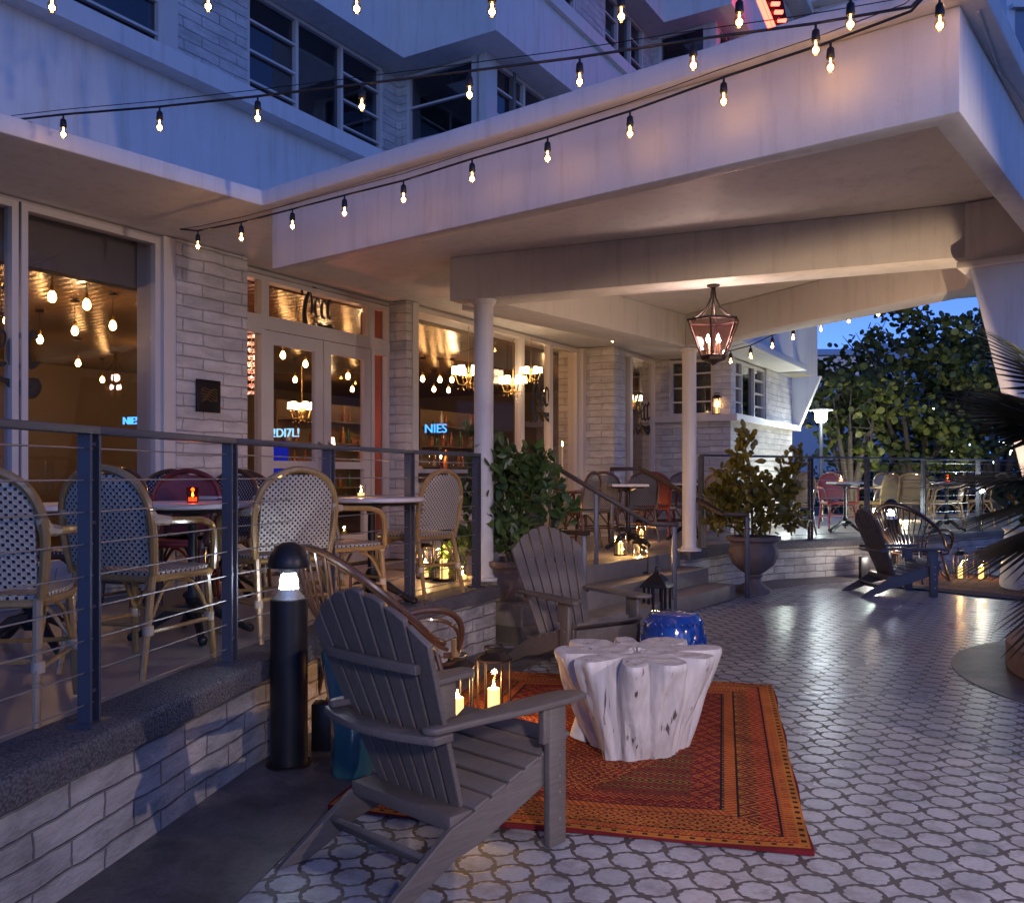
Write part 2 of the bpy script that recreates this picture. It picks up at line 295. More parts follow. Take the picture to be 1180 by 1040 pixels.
# ------------------------------------------------------------------ mesh builder
class MB:
    def __init__(s): s.v = []; s.f = []; s.uv = []; s.sm = []
    def quad(s, pts, uvs=None, smooth=False):
        i = len(s.v); s.v += [Vector(p) for p in pts]; s.f.append(tuple(range(i, i+len(pts)))); s.uv.append(uvs or [(0, 0)]*len(pts)); s.sm.append(smooth)
    def box(s, c, size, rot=None, uvm=True):
        hx, hy, hz = [k/2 for k in size]; mt = rot.to_matrix() if hasattr(rot, 'to_matrix') else (rot or Matrix.Identity(3)); c = Vector(c)
        def P(a, b, d): return c + mt @ Vector((a*hx, b*hy, d*hz))
        for fs, (w, h) in (([(-1,-1,-1),(1,-1,-1),(1,-1,1),(-1,-1,1)], (hx, hz)), ([(1,1,-1),(-1,1,-1),(-1,1,1),(1,1,1)], (hx, hz)), ([(1,-1,-1),(1,1,-1),(1,1,1),(1,-1,1)], (hy, hz)),
                   ([(-1,1,-1),(-1,-1,-1),(-1,-1,1),(-1,1,1)], (hy, hz)), ([(-1,-1,1),(1,-1,1),(1,1,1),(-1,1,1)], (hx, hy)), ([(-1,1,-1),(1,1,-1),(1,-1,-1),(-1,-1,-1)], (hx, hy))):
            s.quad([P(*q) for q in fs], [(-w, -h), (w, -h), (w, h), (-w, h)])
        return s
    def bar(s, a, b, w, h, up=(0, 0, 1)):
        a, b = Vector(a), Vector(b); d = (b-a); L = d.length; d.normalize(); u = Vector(up); x = d.cross(u)
        if x.length < 1e-4: x = d.cross(Vector((1, 0, 0)))
        x.normalize(); z = x.cross(d); mt = Matrix((x, d, z)).transposed()
        return s.box((a+b)/2, (w, L, h), mt)
    def tube(s, pts, r, n=8, closed=False, cap=True):
        pts = [Vector(p) for p in pts]; m = len(pts); rs = r if isinstance(r, (list, tuple)) else [r]*m
        i0 = len(s.v); prev = None
        for k, p in enumerate(pts):
            if closed: d = pts[(k+1) % m]-pts[k-1]
            else: d = pts[min(k+1, m-1)]-pts[max(k-1, 0)]
            d.normalize()
            if prev is None:
                a = d.orthogonal().normalized()
            else:
                a = prev - d*prev.dot(d); a = a.normalized() if a.length > 1e-6 else d.orthogonal().normalized()
            prev = a; b = d.cross(a)
            for j in range(n):
                th = math.tau*j/n; s.v.append(p+(a*math.cos(th)+b*math.sin(th))*rs[k])
        for k in range(m if closed else m-1):
            k2 = (k+1) % m
            for j in range(n):
                j2 = (j+1) % n; s.f.append((i0+k*n+j, i0+k*n+j2, i0+k2*n+j2, i0+k2*n+j)); s.uv.append([(0, 0)]*4); s.sm.append(True)
        if cap and not closed:
            s.f.append(tuple(i0+j for j in reversed(range(n)))); s.uv.append([(0, 0)]*n); s.sm.append(False)
            s.f.append(tuple(i0+(m-1)*n+j for j in range(n))); s.uv.append([(0, 0)]*n); s.sm.append(False)
        return s
    def lathe(s, prof, c=(0, 0, 0), n=24, mod=None):
        c = Vector(c); i0 = len(s.v)
        for r, z in prof:
            for j in range(n):
                th = math.tau*j/n; rr = r if mod is None else mod(r, z, th); s.v.append(c+Vector((rr*math.cos(th), rr*math.sin(th), z)))
        for k in range(len(prof)-1):
            for j in range(n):
                j2 = (j+1) % n; s.f.append((i0+k*n+j, i0+k*n+j2, i0+(k+1)*n+j2, i0+(k+1)*n+j)); s.uv.append([(0, 0)]*4); s.sm.append(n > 8)
        for k, rev in ((0, True), (len(prof)-1, False)):
            if prof[k][0] > 1e-5:
                q = [i0+k*n+j for j in range(n)]; s.f.append(tuple(reversed(q)) if rev else tuple(q)); s.uv.append([(0, 0)]*n); s.sm.append(False)
        return s
    def ball(s, c, r, n=12, sz=1, ang=0):
        k = max(4, n//2); return s.lathe([(max(1e-6, r*math.sin(math.pi*i/k)), -r*sz*math.cos(math.pi*i/k)) for i in range(k+1)], c, n)
    def prism(s, poly, z0, z1, f=None, uvs=None):
        # polygon in plan raised from z0 to z1; f maps (a, b, z) to a point
        f = f or (lambda a, b, z: Vector((a, b, z))); n = len(poly)
        s.quad([f(a, b, z1) for a, b in poly], [(a, b) for a, b in poly]); s.quad([f(a, b, z0) for a, b in reversed(poly)], [(a, b) for a, b in reversed(poly)])
        run = 0
        for i in range(n):
            a, b = poly[i], poly[(i+1) % n]; L = math.dist(a, b)
            s.quad([f(*a, z0), f(*b, z0), f(*b, z1), f(*a, z1)], [(run, z0), (run+L, z0), (run+L, z1), (run, z1)]); run += L
        return s
    def build(s, name, mat, parent=None, world=False, bevel=0, fix=False):
        me = bpy.data.meshes.new(name); off = parent.location if (world and parent is not None) else Vector((0, 0, 0))
        if world and parent is not None and parent.parent is not None: off = off + parent.parent.location
        me.from_pydata([v-off for v in s.v], [], s.f)
        uvl = me.uv_layers.new(name='UVMap'); k = 0
        for poly, uv in zip(me.polygons, s.uv):
            for j in range(poly.loop_total): uvl.data[k].uv = uv[j]; k += 1
        me.polygons.foreach_set('use_smooth', s.sm)
        me.materials.append(M[mat] if isinstance(mat, str) else mat)
        if fix:
            bm = bmesh.new(); bm.from_mesh(me); bmesh.ops.remove_doubles(bm, verts=bm.verts, dist=1e-5); bmesh.ops.recalc_face_normals(bm, faces=bm.faces); bm.to_mesh(me); bm.free()
        me.set_sharp_from_angle(angle=R(42))
        me.update(); o = bpy.data.objects.new(name, me); COL.objects.link(o)
        if parent is not None: o.parent = parent
        if bevel:
            if not fix:
                bm = bmesh.new(); bm.from_mesh(me); bmesh.ops.remove_doubles(bm, verts=bm.verts, dist=1e-5); bm.to_mesh(me); bm.free()
            b = o.modifiers.new('edge', 'BEVEL'); b.width = bevel; b.segments = 2; b.limit_method = 'ANGLE'; b.angle_limit = R(40)
        return o
def root(name, label, cat, loc=(0, 0, 0), rz=0, group=None):
    o = bpy.data.objects.new(name, None); COL.objects.link(o); o.location = loc; o.rotation_euler = (0, 0, rz); o.empty_display_size = .1
    o['label'] = label; o['category'] = cat
    if group: o['group'] = group
    return o
def tag(o, label, cat, group=None, kind=None):
    if label: o['label'] = label
    if cat: o['category'] = cat
    if group: o['group'] = group
    if kind: o['kind'] = kind
    return o
def struct(o): o['kind'] = 'structure'; return o
def dup(r, loc, rz=None, label=None, group=None, swap=None, sc=None):
    def cp(o, par):
        c = o.copy(); COL.objects.link(c); c.parent = par
        if swap and c.type == 'MESH' and o.data.materials and o.data.materials[0].name in swap:
            c.material_slots[0].link = 'OBJECT'; c.material_slots[0].material = M[swap[o.data.materials[0].name]]
        for ch in o.children: cp(ch, c)
        return c
    c = cp(r, None); c.location = loc
    if rz is not None: c.rotation_euler = (0, 0, rz)
    if label: c['label'] = label
    if group: c['group'] = group
    if sc: c.scale = (sc, sc, sc)
    return c
def light(parent, loc, energy, col, r=.03, typ='POINT', **k):
    l = bpy.data.lights.new('lamp_light', typ); l.energy = energy; l.color = col
    if typ != 'AREA': l.shadow_soft_size = r
    for a, b in k.items(): setattr(l, a, b)
    o = bpy.data.objects.new('lamp_light', l); COL.objects.link(o); o.location = loc
    if parent is not None: o.parent = parent
    return o
# points of the place
def G(x, y, z=0):
    d = (EYE-z)*F/(y-HY); return Vector(((x-590)/F*d, d, z))
def D(x, d, z=0): return Vector(((x-590)/F*d, d, z))
def DZ(x, y, z):  # place at height z seen at direction x, y
    d = (z-EYE)*F/(HY-y); return Vector(((x-590)/F*d, d, z))
CA, SA = math.cos(R(31)), math.sin(R(31))
def FA(t, p, z=0): return Vector((SA*t-CA*p, CA*t+SA*p, z))      # building frame: t along the facade, p depth
def TT(x, p): return p/math.tan(R(31)-math.atan((x-590)/F))       # t where the direction x meets the plane p
def CN(w, u, z=0): return Vector((.785*w+.62*u, -.62*w+.785*u, z))  # canopy frame
def fbox(mb, t0, t1, p0, p1, z0, z1):
    f = lambda a, b, z: FA(a, b, z)
    # faces with uv in metres along the run
    A = [(t0, p0), (t1, p0), (t1, p1), (t0, p1)]
    n = 4
    mb.quad([f(*a, z1) for a in A], A); mb.quad([f(*a, z0) for a in reversed(A)], A[::-1])
    for i in range(4):
        a, b = A[i], A[(i+1) % 4]
        ua, ub = (a[0]+a[1]*1.0, b[0]+b[1]*1.0)
        mb.quad([f(*a, z0), f(*b, z0), f(*b, z1), f(*a, z1)], [(ua, z0), (ub, z0), (ub, z1), (ua, z1)])
SOF = EYE+1.85   # underside of the slab
# ================================================================== the setting
mb = MB(); mb.quad([(-250, -60, -.03), (250, -60, -.03), (250, 500, -.03), (-250, 500, -.03)]); struct(mb.build('ground', 'asphalt'))
mb = MB(); mb.prism([(-4, -6), (14, -6), (14, 17), (-4, 17)], -.025, 0); struct(mb.build('patio_floor', 'patio_tile'))
capL = [(-1.95, .2), (-1.72, 1.5), (-1.49, 2.61), (-1.37, 3.26), (-1.19, 4.31), (-.93, 5.25), (-.62, 6.15), (-.28, 6.9), (-.08, 7.28)]
capR = [(2.06, 10.42), (2.75, 11.3), (3.53, 11.95), (4.83, 12.55), (6.4, 13.5), (7.9, 14.6), (10, 16.2), (13, 18)]
def offs(line, d):
    out = []; n = len(line)
    for i in range(n):
        a = Vector(line[max(0, i-1)]); b = Vector(line[min(n-1, i+1)]); t_ = (b-a).normalized(); out.append((line[i][0]-t_.y*d, line[i][1]+t_.x*d))
    return out
def strip(mb, line, d0, d1, z0, z1):
    a, b = offs(line, d0), offs(line, d1); run = 0
    for i in range(len(line)-1):
        L = math.dist(line[i], line[i+1]); u0, u1 = run, run+L; run = u1
        p = lambda q, z: (q[0], q[1], z)
        mb.quad([p(a[i], z1), p(a[i+1], z1), p(b[i+1], z1), p(b[i], z1)], [(u0, 0), (u1, 0), (u1, .3), (u0, .3)])
        mb.quad([p(a[i], z0), p(a[i+1], z0), p(a[i+1], z1), p(a[i], z1)], [(u0, z0), (u1, z0), (u1, z1), (u0, z1)])
        mb.quad([p(b[i+1], z0), p(b[i], z0), p(b[i], z1), p(b[i+1], z1)], [(u1, z0), (u0, z0), (u0, z1), (u1, z1)])
    for i, fl in ((0, 1), (len(line)-1, 0)):
        q = [(a[i], z0), (a[i], z1), (b[i], z1), (b[i], z0)]
        if not fl: q = q[::-1]
        mb.quad([(k[0], k[1], z) for k, z in q], [(0, z0), (0, z1), (.3, z1), (.3, z0)])
mb = MB(); strip(mb, capL, -.52, .09, .0, .004); strip(mb, capR, -.50, .09, .0, .004); struct(mb.build('paved_border', 'band_concrete'))
mb = MB()
mb.lathe([(1.5, .0), (1.86, .0), (1.86, .005), (1.5, .005)], (4.95, 5.9, 0), 64); struct(mb.build('paved_ring', 'band_concrete'))
# terrace floor
inn = offs(capL, .24); innR = offs(capR, .24)
poly = inn + [(-.20, 7.62), (1.90, 10.52)] + innR + [(13.2, 22), FA(18, 5.9)[:2], FA(-5, 5.9)[:2], (-5.5, -2)]
mb = MB(); mb.prism([tuple(q) for q in poly], .05, DECK-.004); struct(mb.build('terrace_floor', 'deck_floor'))
# steps, three risers
e = Vector((.586, .810)); on = Vector((.810, -.586)); A0 = Vector((-.16, 7.50))
st = root('entrance_steps', 'three worn stone steps rising to the terrace between the two low block walls', 'steps', (.9, 9, 0))
for k, (off, z) in enumerate(((.30, DECK-.17), (.62, DECK-.34))):
    a = A0+on*-.05; mb = MB(); L = 3.72
    q = [a, a+on*(off+.05), a+on*(off+.05)+e*(L+.0), a+e*L]
    mb.prism([tuple(x) for x in q], .0+k*.001, z); mb.build('step', 'step_stone', st, True, bevel=.012)
mb = MB(); q = [A0+on*-.30, A0+on*.0, A0+e*3.6, A0+e*3.6+on*-.3]; mb.prism([tuple(x) for x in q], .1, DECK+.003); mb.build('landing_edge', 'step_stone', st, True, bevel=.012)
# low walls
for nm, line, lab in (('low_wall', capL, 'low painted block wall with pebbled coping under the cable railing, left of the steps'), ('low_wall', capR, 'low painted block wall under the far terrace railing, right of the steps')):
    r = root(nm, lab, 'wall', (line[3][0], line[3][1], 0))
    mb = MB(); strip(mb, line, .06, .27, 0, DECK-.10); mb.build('block_face', 'wall_block', r, True)
    mb = MB(); strip(mb, line, 0, .30, DECK-.10, DECK); mb.build('coping', 'pebble_coping', r, True, bevel=.025)

# ------------------------------------------------------------------ canopy and eyebrow slab
cn = root('entrance_canopy', 'white concrete entrance canopy with a thin roof slab, deep fascia and leaning pylon', 'canopy', (1.5, 7, 0))
out = [CN(-5.18, -6), CN(-5.18, 3.79), CN(-.72, 3.79), CN(-.72, 7.6), (3.95, 7.3), (2.2, 10.6), (3.09, 12.3), (5.25, 16.0), FA(16.4, 9), FA(-5, 9)]
mb = MB(); mb.prism([(q[0], q[1]) for q in out], SOF, SOF+.11); mb.build('roof_slab', 'white_paint', cn, True, bevel=.008)
FB = EYE+1.43
def cbox(mb, w0, w1, u0, u1, z0, z1): mb.prism([CN(w0, u0)[:2], CN(w1, u0)[:2], CN(w1, u1)[:2], CN(w0, u1)[:2]], z0, z1)
mb = MB(); mb.prism([CN(w, u)[:2] for w, u in ((-5.18, 3.87), (-.81, 3.87), (-.81, 9.0), (-.92, 9.0), (-.92, 3.98), (-5.18, 3.98))], FB, SOF-.002); mb.build('fascia', 'white_paint', cn, True, bevel=.004)
BB = EYE+1.48
mb = MB(); mb.prism([(-.53, 7.65), (3.09, 6.12), (3.22, 6.42), (-.02, 7.80), (-.30, 8.05)], BB, SOF-.003)
mb.build('beam', 'white_paint', cn, True, bevel=.004)
mb = MB(); mb.prism([(-.05, 7.83), (2.0, 10.38), (2.12, 10.72), (1.75, 10.75), (-.45, 8.1), (-.31, 8.06)], BB+.002, SOF-.004); mb.build('beam', 'white_paint', cn, True, bevel=.004)
mb = MB(); mb.prism([(2.0, 10.37), (3.60, 7.15), (3.28, 6.35), (3.62, 6.35), (3.95, 7.2), (2.2, 10.6)], BB+.004, SOF-.005); mb.build('beam', 'white_paint', cn, True, bevel=.004)
# leaning pylon: block, ledge, tapered leg
mb = MB(); cbox(mb, -1.37, -.96, 6.70, 7.5, EYE+1.44, SOF-.006); mb.build('pylon_block', 'white_paint', cn, True, bevel=.004)
mb = MB(); cbox(mb, -1.41, -.42, 6.64, 7.6, EYE+1.395, EYE+1.44); mb.build('pylon_ledge', 'white_trim', cn, True, bevel=.004)
mb = MB()
q = [(-1.34, EYE+1.395), (-.45, EYE+1.395), (-.32, 0), (-.72, 0)]
for u0, u1 in ((6.69, 7.5),):
    fr = [CN(w, u0, z) for w, z in q]; bk = [CN(w, u1, z) for w, z in q]
    mb.quad(fr[::-1]); mb.quad(bk)
    for i in range(4): mb.quad([fr[i], fr[(i+1) % 4], bk[(i+1) % 4], bk[i]])
mb.build('pylon_leg', 'white_paint', cn, True, bevel=.004, fix=True)
# small corner wires and clips on the fascia
mb = MB(); mb.tube([CN(-.76, 3.95, SOF-.012), CN(-.80, 4.6, SOF-.012), CN(-.77, 5.2, SOF-.012), CN(-.79, 6.6, SOF-.012)], .006, 5); mb.build('conduit', 'white_trim', cn, True)
for lab, q in (('round white column at the head of the steps beside the near low wall', (-.24, 7.62)), ('round white column at the far side of the steps under the hanging lantern', (2.08, 10.55))):
    r = root('column', lab, 'column', (q[0], q[1], DECK))
    mb = MB(); mb.lathe([(.082, .02), (.082, BB-DECK-.05)], n=28); mb.build('shaft', 'white_paint', r)
    mb = MB(); mb.lathe([(.14, 0.001), (.14, .025), (.10, .03), (.088, .05)], n=28); mb.build('base', 'white_paint', r)
    mb = MB(); mb.lathe([(.084, BB-DECK-.05), (.10, BB-DECK-.03), (.11, BB-DECK-.002)], n=28); mb.build('capital', 'white_paint', r)

# ------------------------------------------------------------------ hotel
ht = root('hotel_building', 'white painted brick hotel with stepped ribbon windows above and a glazed restaurant below', 'hotel', FA(6, 6.5, 0))
HZ = EYE+1.82
def plane_t(p):   # boxes along the facade: a = run, d = depth inward
    return lambda a0, a1, d0, d1, z0, z1, mb: fbox(mb, a0, a1, p+d0, p+d1, z0, z1)
def plane_p(t_):  # boxes along a return wall facing the standpoint
    return lambda a0, a1, d0, d1, z0, z1, mb: fbox(mb, t_+d0, t_+d1, a0, a1, z0, z1)
def window(B, a0, a1, z0, z1, cols, rows=0, fw=.045, glass='window_glass', trim='white_trim', hb=.022, pane=True):
    m = MB(); B(a0, a0+fw, -.03, .06, z0, z1, m); B(a1-fw, a1, -.03, .06, z0, z1, m)
    B(a0+fw, a1-fw, -.028, .058, z0, z0+fw, m); B(a0+fw, a1-fw, -.028, .058, z1-fw, z1, m)
    for c_ in cols: B(c_-fw/2, c_+fw/2, -.026, .056, z0+fw, z1-fw, m)
    w = m.build('window', trim, ht, True)
    if rows:
        m = MB()
        for k in range(1, rows):
            z = z0+(z1-z0)*k/rows; cs = [a0]+list(cols)+[a1]
            for i in range(len(cs)-1):
                if rows and (i % 2 == 0 or len(cs) < 4): B(cs[i]+fw/2, cs[i+1]-fw/2, -.02, .02, z-hb/2, z+hb/2, m)
        o = m.build('muntin', trim, w, False); o.data.transform(Matrix.Translation(-ht.location))
    if pane:
        m = MB(); B(a0+fw, a1-fw, .022, .028, z0+fw, z1-fw, m); o = m.build('pane', glass, w, False); o.data.transform(Matrix.Translation(-ht.location))
    return w
# ground floor front
P1 = 5.88; B1 = plane_t(P1+.05)
window(B1, -4, -1.2, DECK+.25, HZ, [-2.6]); window(B1, -1.2, 1.2, DECK+.25, HZ, [0]); window(B1, 1.2, 3.44, DECK+.25, HZ, [2.3]); window(B1, 3.46, 4.55, DECK+.25, HZ, [])
mb = MB(); fbox(mb, -4, 4.55, P1, P1+.2, DECK, DECK+.25); mb.build('sill_wall', 'painted_brick', ht, True)
mb = MB(); fbox(mb, 4.55, 4.66, P1-.02, P1+.3, DECK, SOF-.01); mb.build('pilaster', 'white_trim', ht, True)
mb = MB(); fbox(mb, 4.66, 5.38, P1-.03, P1+.45, DECK, SOF-.01); mb.build('brick_pier', 'painted_brick', ht, True)
# head band over all ground-floor glazing
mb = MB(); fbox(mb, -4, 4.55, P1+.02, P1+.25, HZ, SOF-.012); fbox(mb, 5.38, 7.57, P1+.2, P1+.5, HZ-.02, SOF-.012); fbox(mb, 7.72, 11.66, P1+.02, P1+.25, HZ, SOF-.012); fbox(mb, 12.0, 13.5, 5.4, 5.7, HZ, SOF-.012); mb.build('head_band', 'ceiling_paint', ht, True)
# door set, recessed
PD = 6.1; BD = plane_t(PD); TZ = EYE+1.31
tD = [TT(x, PD) for x in (283, 303, 371, 426, 443)]
window(BD, 5.38, tD[1], DECK+.002, TZ, []); window(BD, 5.38, tD[1], TZ+.08, HZ-.03, [])
window(BD, tD[1], tD[3], TZ+.08, HZ-.03, []); window(BD, tD[3], 7.56, DECK+.002, TZ, []); window(BD, tD[3], 7.56, TZ+.08, HZ-.03, [])
mb = MB(); fbox(mb, 5.38, 7.56, PD-.035, PD+.07, TZ, TZ+.08); mb.build('transom_bar', 'white_trim', ht, True)
for i in (1, 2):
    a0, a1 = tD[i]+.01, tD[i+1]-.01; z1 = TZ-.004; m = MB()
    BD(a0, a0+.10, -.02, .03, DECK+.01, z1, m); BD(a1-.10, a1, -.02, .03, DECK+.01, z1, m); BD(a0+.1, a1-.1, -.019, .029, z1-.12, z1, m)
    BD(a0+.1, a1-.1, -.019, .029, DECK+.01, DECK+.28, m); BD(a0+.1, a1-.1, -.019, .029, DECK+.95, DECK+1.02, m)
    dr = m.build('door', 'white_trim', ht, True)
    m = MB(); BD(a0+.1, a1-.1, .003, .009, DECK+.28, z1-.12, m); o = m.build('pane', 'window_glass', dr); o.data.transform(Matrix.Translation(-ht.location))
    m = MB(); ah = a1-.06 if i == 1 else a0+.06
    m.tube([FA(ah, PD-.02, DECK+.9), FA(ah, PD-.075, DECK+.92), FA(ah, PD-.075, DECK+1.18), FA(ah, PD-.02, DECK+1.20)], .012, 8); o = m.build('handle', 'steel_cable', dr); o.data.transform(Matrix.Translation(-ht.location))
# pier right of the doors
mb = MB(); fbox(mb, 7.57, 7.66, P1-.03, PD+.3, DECK, SOF-.01); mb.build('brick_pier', 'painted_brick', ht, True)
mb = MB(); fbox(mb, 7.66, 7.76, P1-.05, P1+.2, DECK, SOF-.012); mb.build('pilaster', 'white_trim', ht, True)
# second window over a block sill
SZ = EYE+.02
t2 = [7.77, TT(604, P1), TT(637, P1), TT(668, P1)]
window(B1, t2[0], t2[1], SZ, HZ, []); window(B1, t2[1], t2[2], DECK+.1, HZ, []); window(B1, t2[2], t2[3], DECK+.1, HZ, [])
mb = MB(); fbox(mb, t2[0], t2[1], P1, P1+.25, DECK, SZ-.10); mb.build('sill_wall', 'painted_brick', ht, True)
mb = MB(); fbox(mb, t2[0]-.02, t2[1]+.03, P1-.10, P1+.03, SZ-.10, SZ); mb.build('window_sill', 'dark_wood', ht, True)
mb = MB(); fbox(mb, t2[3]+.01, t2[3]+.10, P1-.05, P1+.2, DECK, SOF-.012); mb.build('pilaster', 'white_trim', ht, True)
P3 = 5.4
mb = MB(); fbox(mb, t2[3]+.10, t2[3]+.5, P3-.02, P1+.4, DECK, SOF-.01); mb.build('brick_pier', 'painted_brick', ht, True)
B3 = plane_t(P3+.06); ta = t2[3]+.52; tm = TT(730, P3); tb = TT(757, P3)
window(B3, ta, tm, DECK+.1, HZ, []); window(B3, tm, tb, DECK+.1, HZ, [])
# projecting bay, ground floor
PB = 4.24; tB = tb+.12
mb = MB(); fbox(mb, tB, tB+.3, PB, P3+.3, DECK, EYE+.83); fbox(mb, tB+.3, 17.4, PB, PB+.3, DECK, EYE+.83); mb.build('brick_wall', 'painted_brick', ht, True)
mb = MB(); fbox(mb, tB-.14, tB+.3, PB-.14, P3+.3, EYE+.83, EYE+.93); fbox(mb, tB+.3, 17.5, PB-.14, PB+.3, EYE+.83, EYE+.93); mb.build('window_sill', 'white_trim', ht, True)
Bp = plane_p(tB+.06); pa, pb = 4.52, 5.24
mb = MB(); fbox(mb, tB, tB+.3, pb, P3+.3, EYE+.93, SOF-.01); fbox(mb, tB, tB+.25, PB, pa, EYE+.93, SOF-.011); fbox(mb, 15.6, 17.4, PB, PB+.3, EYE+.93, SOF-.01); mb.build('brick_wall', 'painted_brick', ht, True)
window(Bp, pa, pb, EYE+.93, HZ, [5.0], 4, glass='upper_glass')
Bt = plane_t(PB+.06); window(Bt, tB+.25, 15.6, EYE+.93, HZ, [14.3, 15.0], 4, glass='upper_glass')
mb = MB(); fbox(mb, tB+.6, 17, PB+.7, PB+.72, EYE+.9, HZ); fbox(mb, tB+.6, tB+.62, PB+.6, P3+.6, EYE+.9, HZ); mb.build('curtain', 'blind', ht, True)
# slanted end fin of the eave
mb = MB(); f0 = [FA(17.4, 3.72, SOF), FA(17.4, PB-.1, EYE+.83), FA(17.4, 5.5, EYE+.83), FA(17.4, 5.5, SOF)]; f1 = [q+Vector((SA*.15, CA*.15, 0)) for q in f0]
mb.quad(f0); mb.quad(f1[::-1])
for i in range(4): mb.quad([f0[(i+1) % 4], f0[i], f1[i], f1[(i+1) % 4]])
mb.build('end_fin', 'white_paint', ht, True, fix=True)
# upper floors: stepped ribbons of glass between plain spandrels
fac = [(-5, 8.06, 6.27), (8.06, 12.86, 5.04), (12.86, 19, 4.0)]
bands = [(SOF+.12, EYE+3.51), (EYE+4.70, EYE+5.65), (EYE+6.85, EYE+7.80), (EYE+9.0, EYE+10.0)]
for bi, (z0, z1) in enumerate(bands):
    for (t0, t1, p_) in fac:
        mb = MB(); f = lambda a, b, z: FA(a, b, z)
        if bi == 0: fbox(mb, t0, t1, p_+.12, 12, z0, z1-.16)
        else: fbox(mb, t0, t1, p_, 12, z0+.0, z1-.16)
        mb.build('spandrel', 'white_paint', ht, True)
        mb = MB(); fbox(mb, t0-(.06 if t0 > 0 else 0), t1, p_-.06, 12.0, z1-.16, z1); mb.build('sill_band', 'white_paint', ht, True)
for fi, (z0, z1) in enumerate(((EYE+3.51, EYE+4.70), (EYE+5.65, EYE+6.85), (EYE+7.80, EYE+9.0))):
    for k, (t0, t1, p_) in enumerate(fac):
        q = p_+.35
        mb = MB(); fbox(mb, t0+.5, t1+.5, q+.55, q+.6, z0, z1); fbox(mb, t0+.95, t0+1.0, q, q+1.6, z0, z1); mb.build('curtain', 'blind', ht, True)
        B = plane_t(q+.04)
        if k == 0:
            segs = [(-5, -3, 0), (-3, -.8, 1), (-.8, .5, 0), (.5, TT(188, q), 1), (TT(188, q), TT(205, q), 2), (TT(205, q), TT(285, q), 0), (TT(285, q), TT(441, q), 1), (TT(441, q), 8.42, 0)]
        elif k == 1:
            segs = [(8.42, 8.62, 2), (8.62, 10.6, 1), (10.6, 11.5, 0), (11.5, 12.9, 1), (12.9, 13.22, 0)]
        else: segs = [(13.22, 13.42, 2), (13.42, 15.4, 1), (15.4, 19, 0)]
        md = MB()
        for a0, a1, kind in segs:
            if kind == 0: mb = MB(); fbox(mb, a0, a1, q, q+.3, z0, z1); mb.build('brick_wall', 'painted_brick', ht, True)
            elif kind == 2: fbox(md, a0, a1, q, q+.2, z0, z1)
            else:
                n = 3; w_ = (a1-a0)/n; window(B, a0, a1, z0+.01, z1-.01, [a0+w_, a0+2*w_], 4, glass='upper_glass', fw=.04)
        if md.v: md.build('corner_post', 'white_trim', ht, True)
        if k:
            pprev = fac[k-1][2]+.35; Bq = plane_p(t0+.39)
            w0, w1 = q+.1, pprev-.12
            window(Bq, w0, w1, z0+.01, z1-.01, [], 3, glass='upper_glass', fw=.04)
            mb = MB(); fbox(mb, t0+.35, t0+.6, w1, pprev+.1, z0, z1); mb.build('brick_wall', 'painted_brick', ht, True)

# ------------------------------------------------------------------ the restaurant seen through the glass
def room(z0, z1, name, mat, boxes):
    mb = MB()
    for b in boxes: fbox(mb, *b)
    return struct(mb.build(name, mat))
IC = EYE+1.86
room(0, 0, 'restaurant_floor', 'dark_wood', [(-5, 17, 6.0, 14, DECK-.2, DECK-.003)])
struct(room(0, 0, 'restaurant_ceiling', 'board_ceiling', [(-5, 17, 6.45, 14, IC-.06, IC-.01)]))
struct(room(0, 0, 'restaurant_wall', 'interior_wall', [(-5, 17, 14, 14.2, DECK, IC), (17, 17.2, 6, 14, DECK, IC), (-5.2, -5, 6, 14, DECK, IC)]))
mb = MB(); fbox(mb, -4, 5.34, P1+.30, P1+.42, EYE+1.47, IC); o = mb.build('soffit_reflection', 'blind'); tag(o, 'dark box standing in for the soffit reflection across the left restaurant window top', 'blind')  # dark band standing in for the soffit mirrored in the glass
mb = MB(); fbox(mb, 7.5, 7.56, 6.14, 6.42, DECK, IC-.1); o = mb.build('partition_wall', 'interior_red'); struct(o)
mb = MB(); fbox(mb, 2.2, 3.4, 9.5, 9.7, DECK, EYE+.55); fbox(mb, 4.2, 4.9, 8.6, 8.8, DECK, EYE+.4); o = mb.build('wood_panel', 'interior_wall'); tag(o, 'tan wooden screen standing low inside the left restaurant window', 'screen')
# bar shelves with bottles
def shelves(loc_t, loc_p, n, w, lab, seed):
    rr = random.Random(seed); r = root('bar_shelf', lab, 'shelf', FA(loc_t, loc_p, DECK), 0)
    r.rotation_euler = (0, 0, R(59))   # local x runs along the facade
    mb = MB(); mb.box((0, .32, 1.0), (w, .03, 2.0)); mb.build('back_panel', 'interior_wall', r)
    for k in range(n):
        z = .35+k*.34; mb = MB(); mb.box((0, .15, z), (w, .3, .025)); s = mb.build('shelf', 'interior_wall', r)
        x = -w/2+.07
        bot = {'amber_bottle': MB(), 'green_bottle': MB(), 'porcelain': MB()}
        while x < w/2-.05:
            m_ = rr.choice(['amber_bottle', 'amber_bottle', 'amber_bottle', 'green_bottle', 'porcelain']); h = rr.uniform(.08, .28); rad = rr.uniform(.02, .045)
            bot[m_].lathe([(rad, 0), (rad, h*.6), (rad*.35, h*.78), (rad*.35, h)], (x, .12+rr.uniform(-.04, .04), z+.0135), 10); x += rad*2+rr.choice([.02, .05, .05, .16, .26])
        for m_, b in bot.items():
            if b.v: o = b.build('bottle', m_, s); o['kind'] = 'stuff'
        light(r, (0, .02, z+.25), .16, (1, .6, .25), .05)
    return r
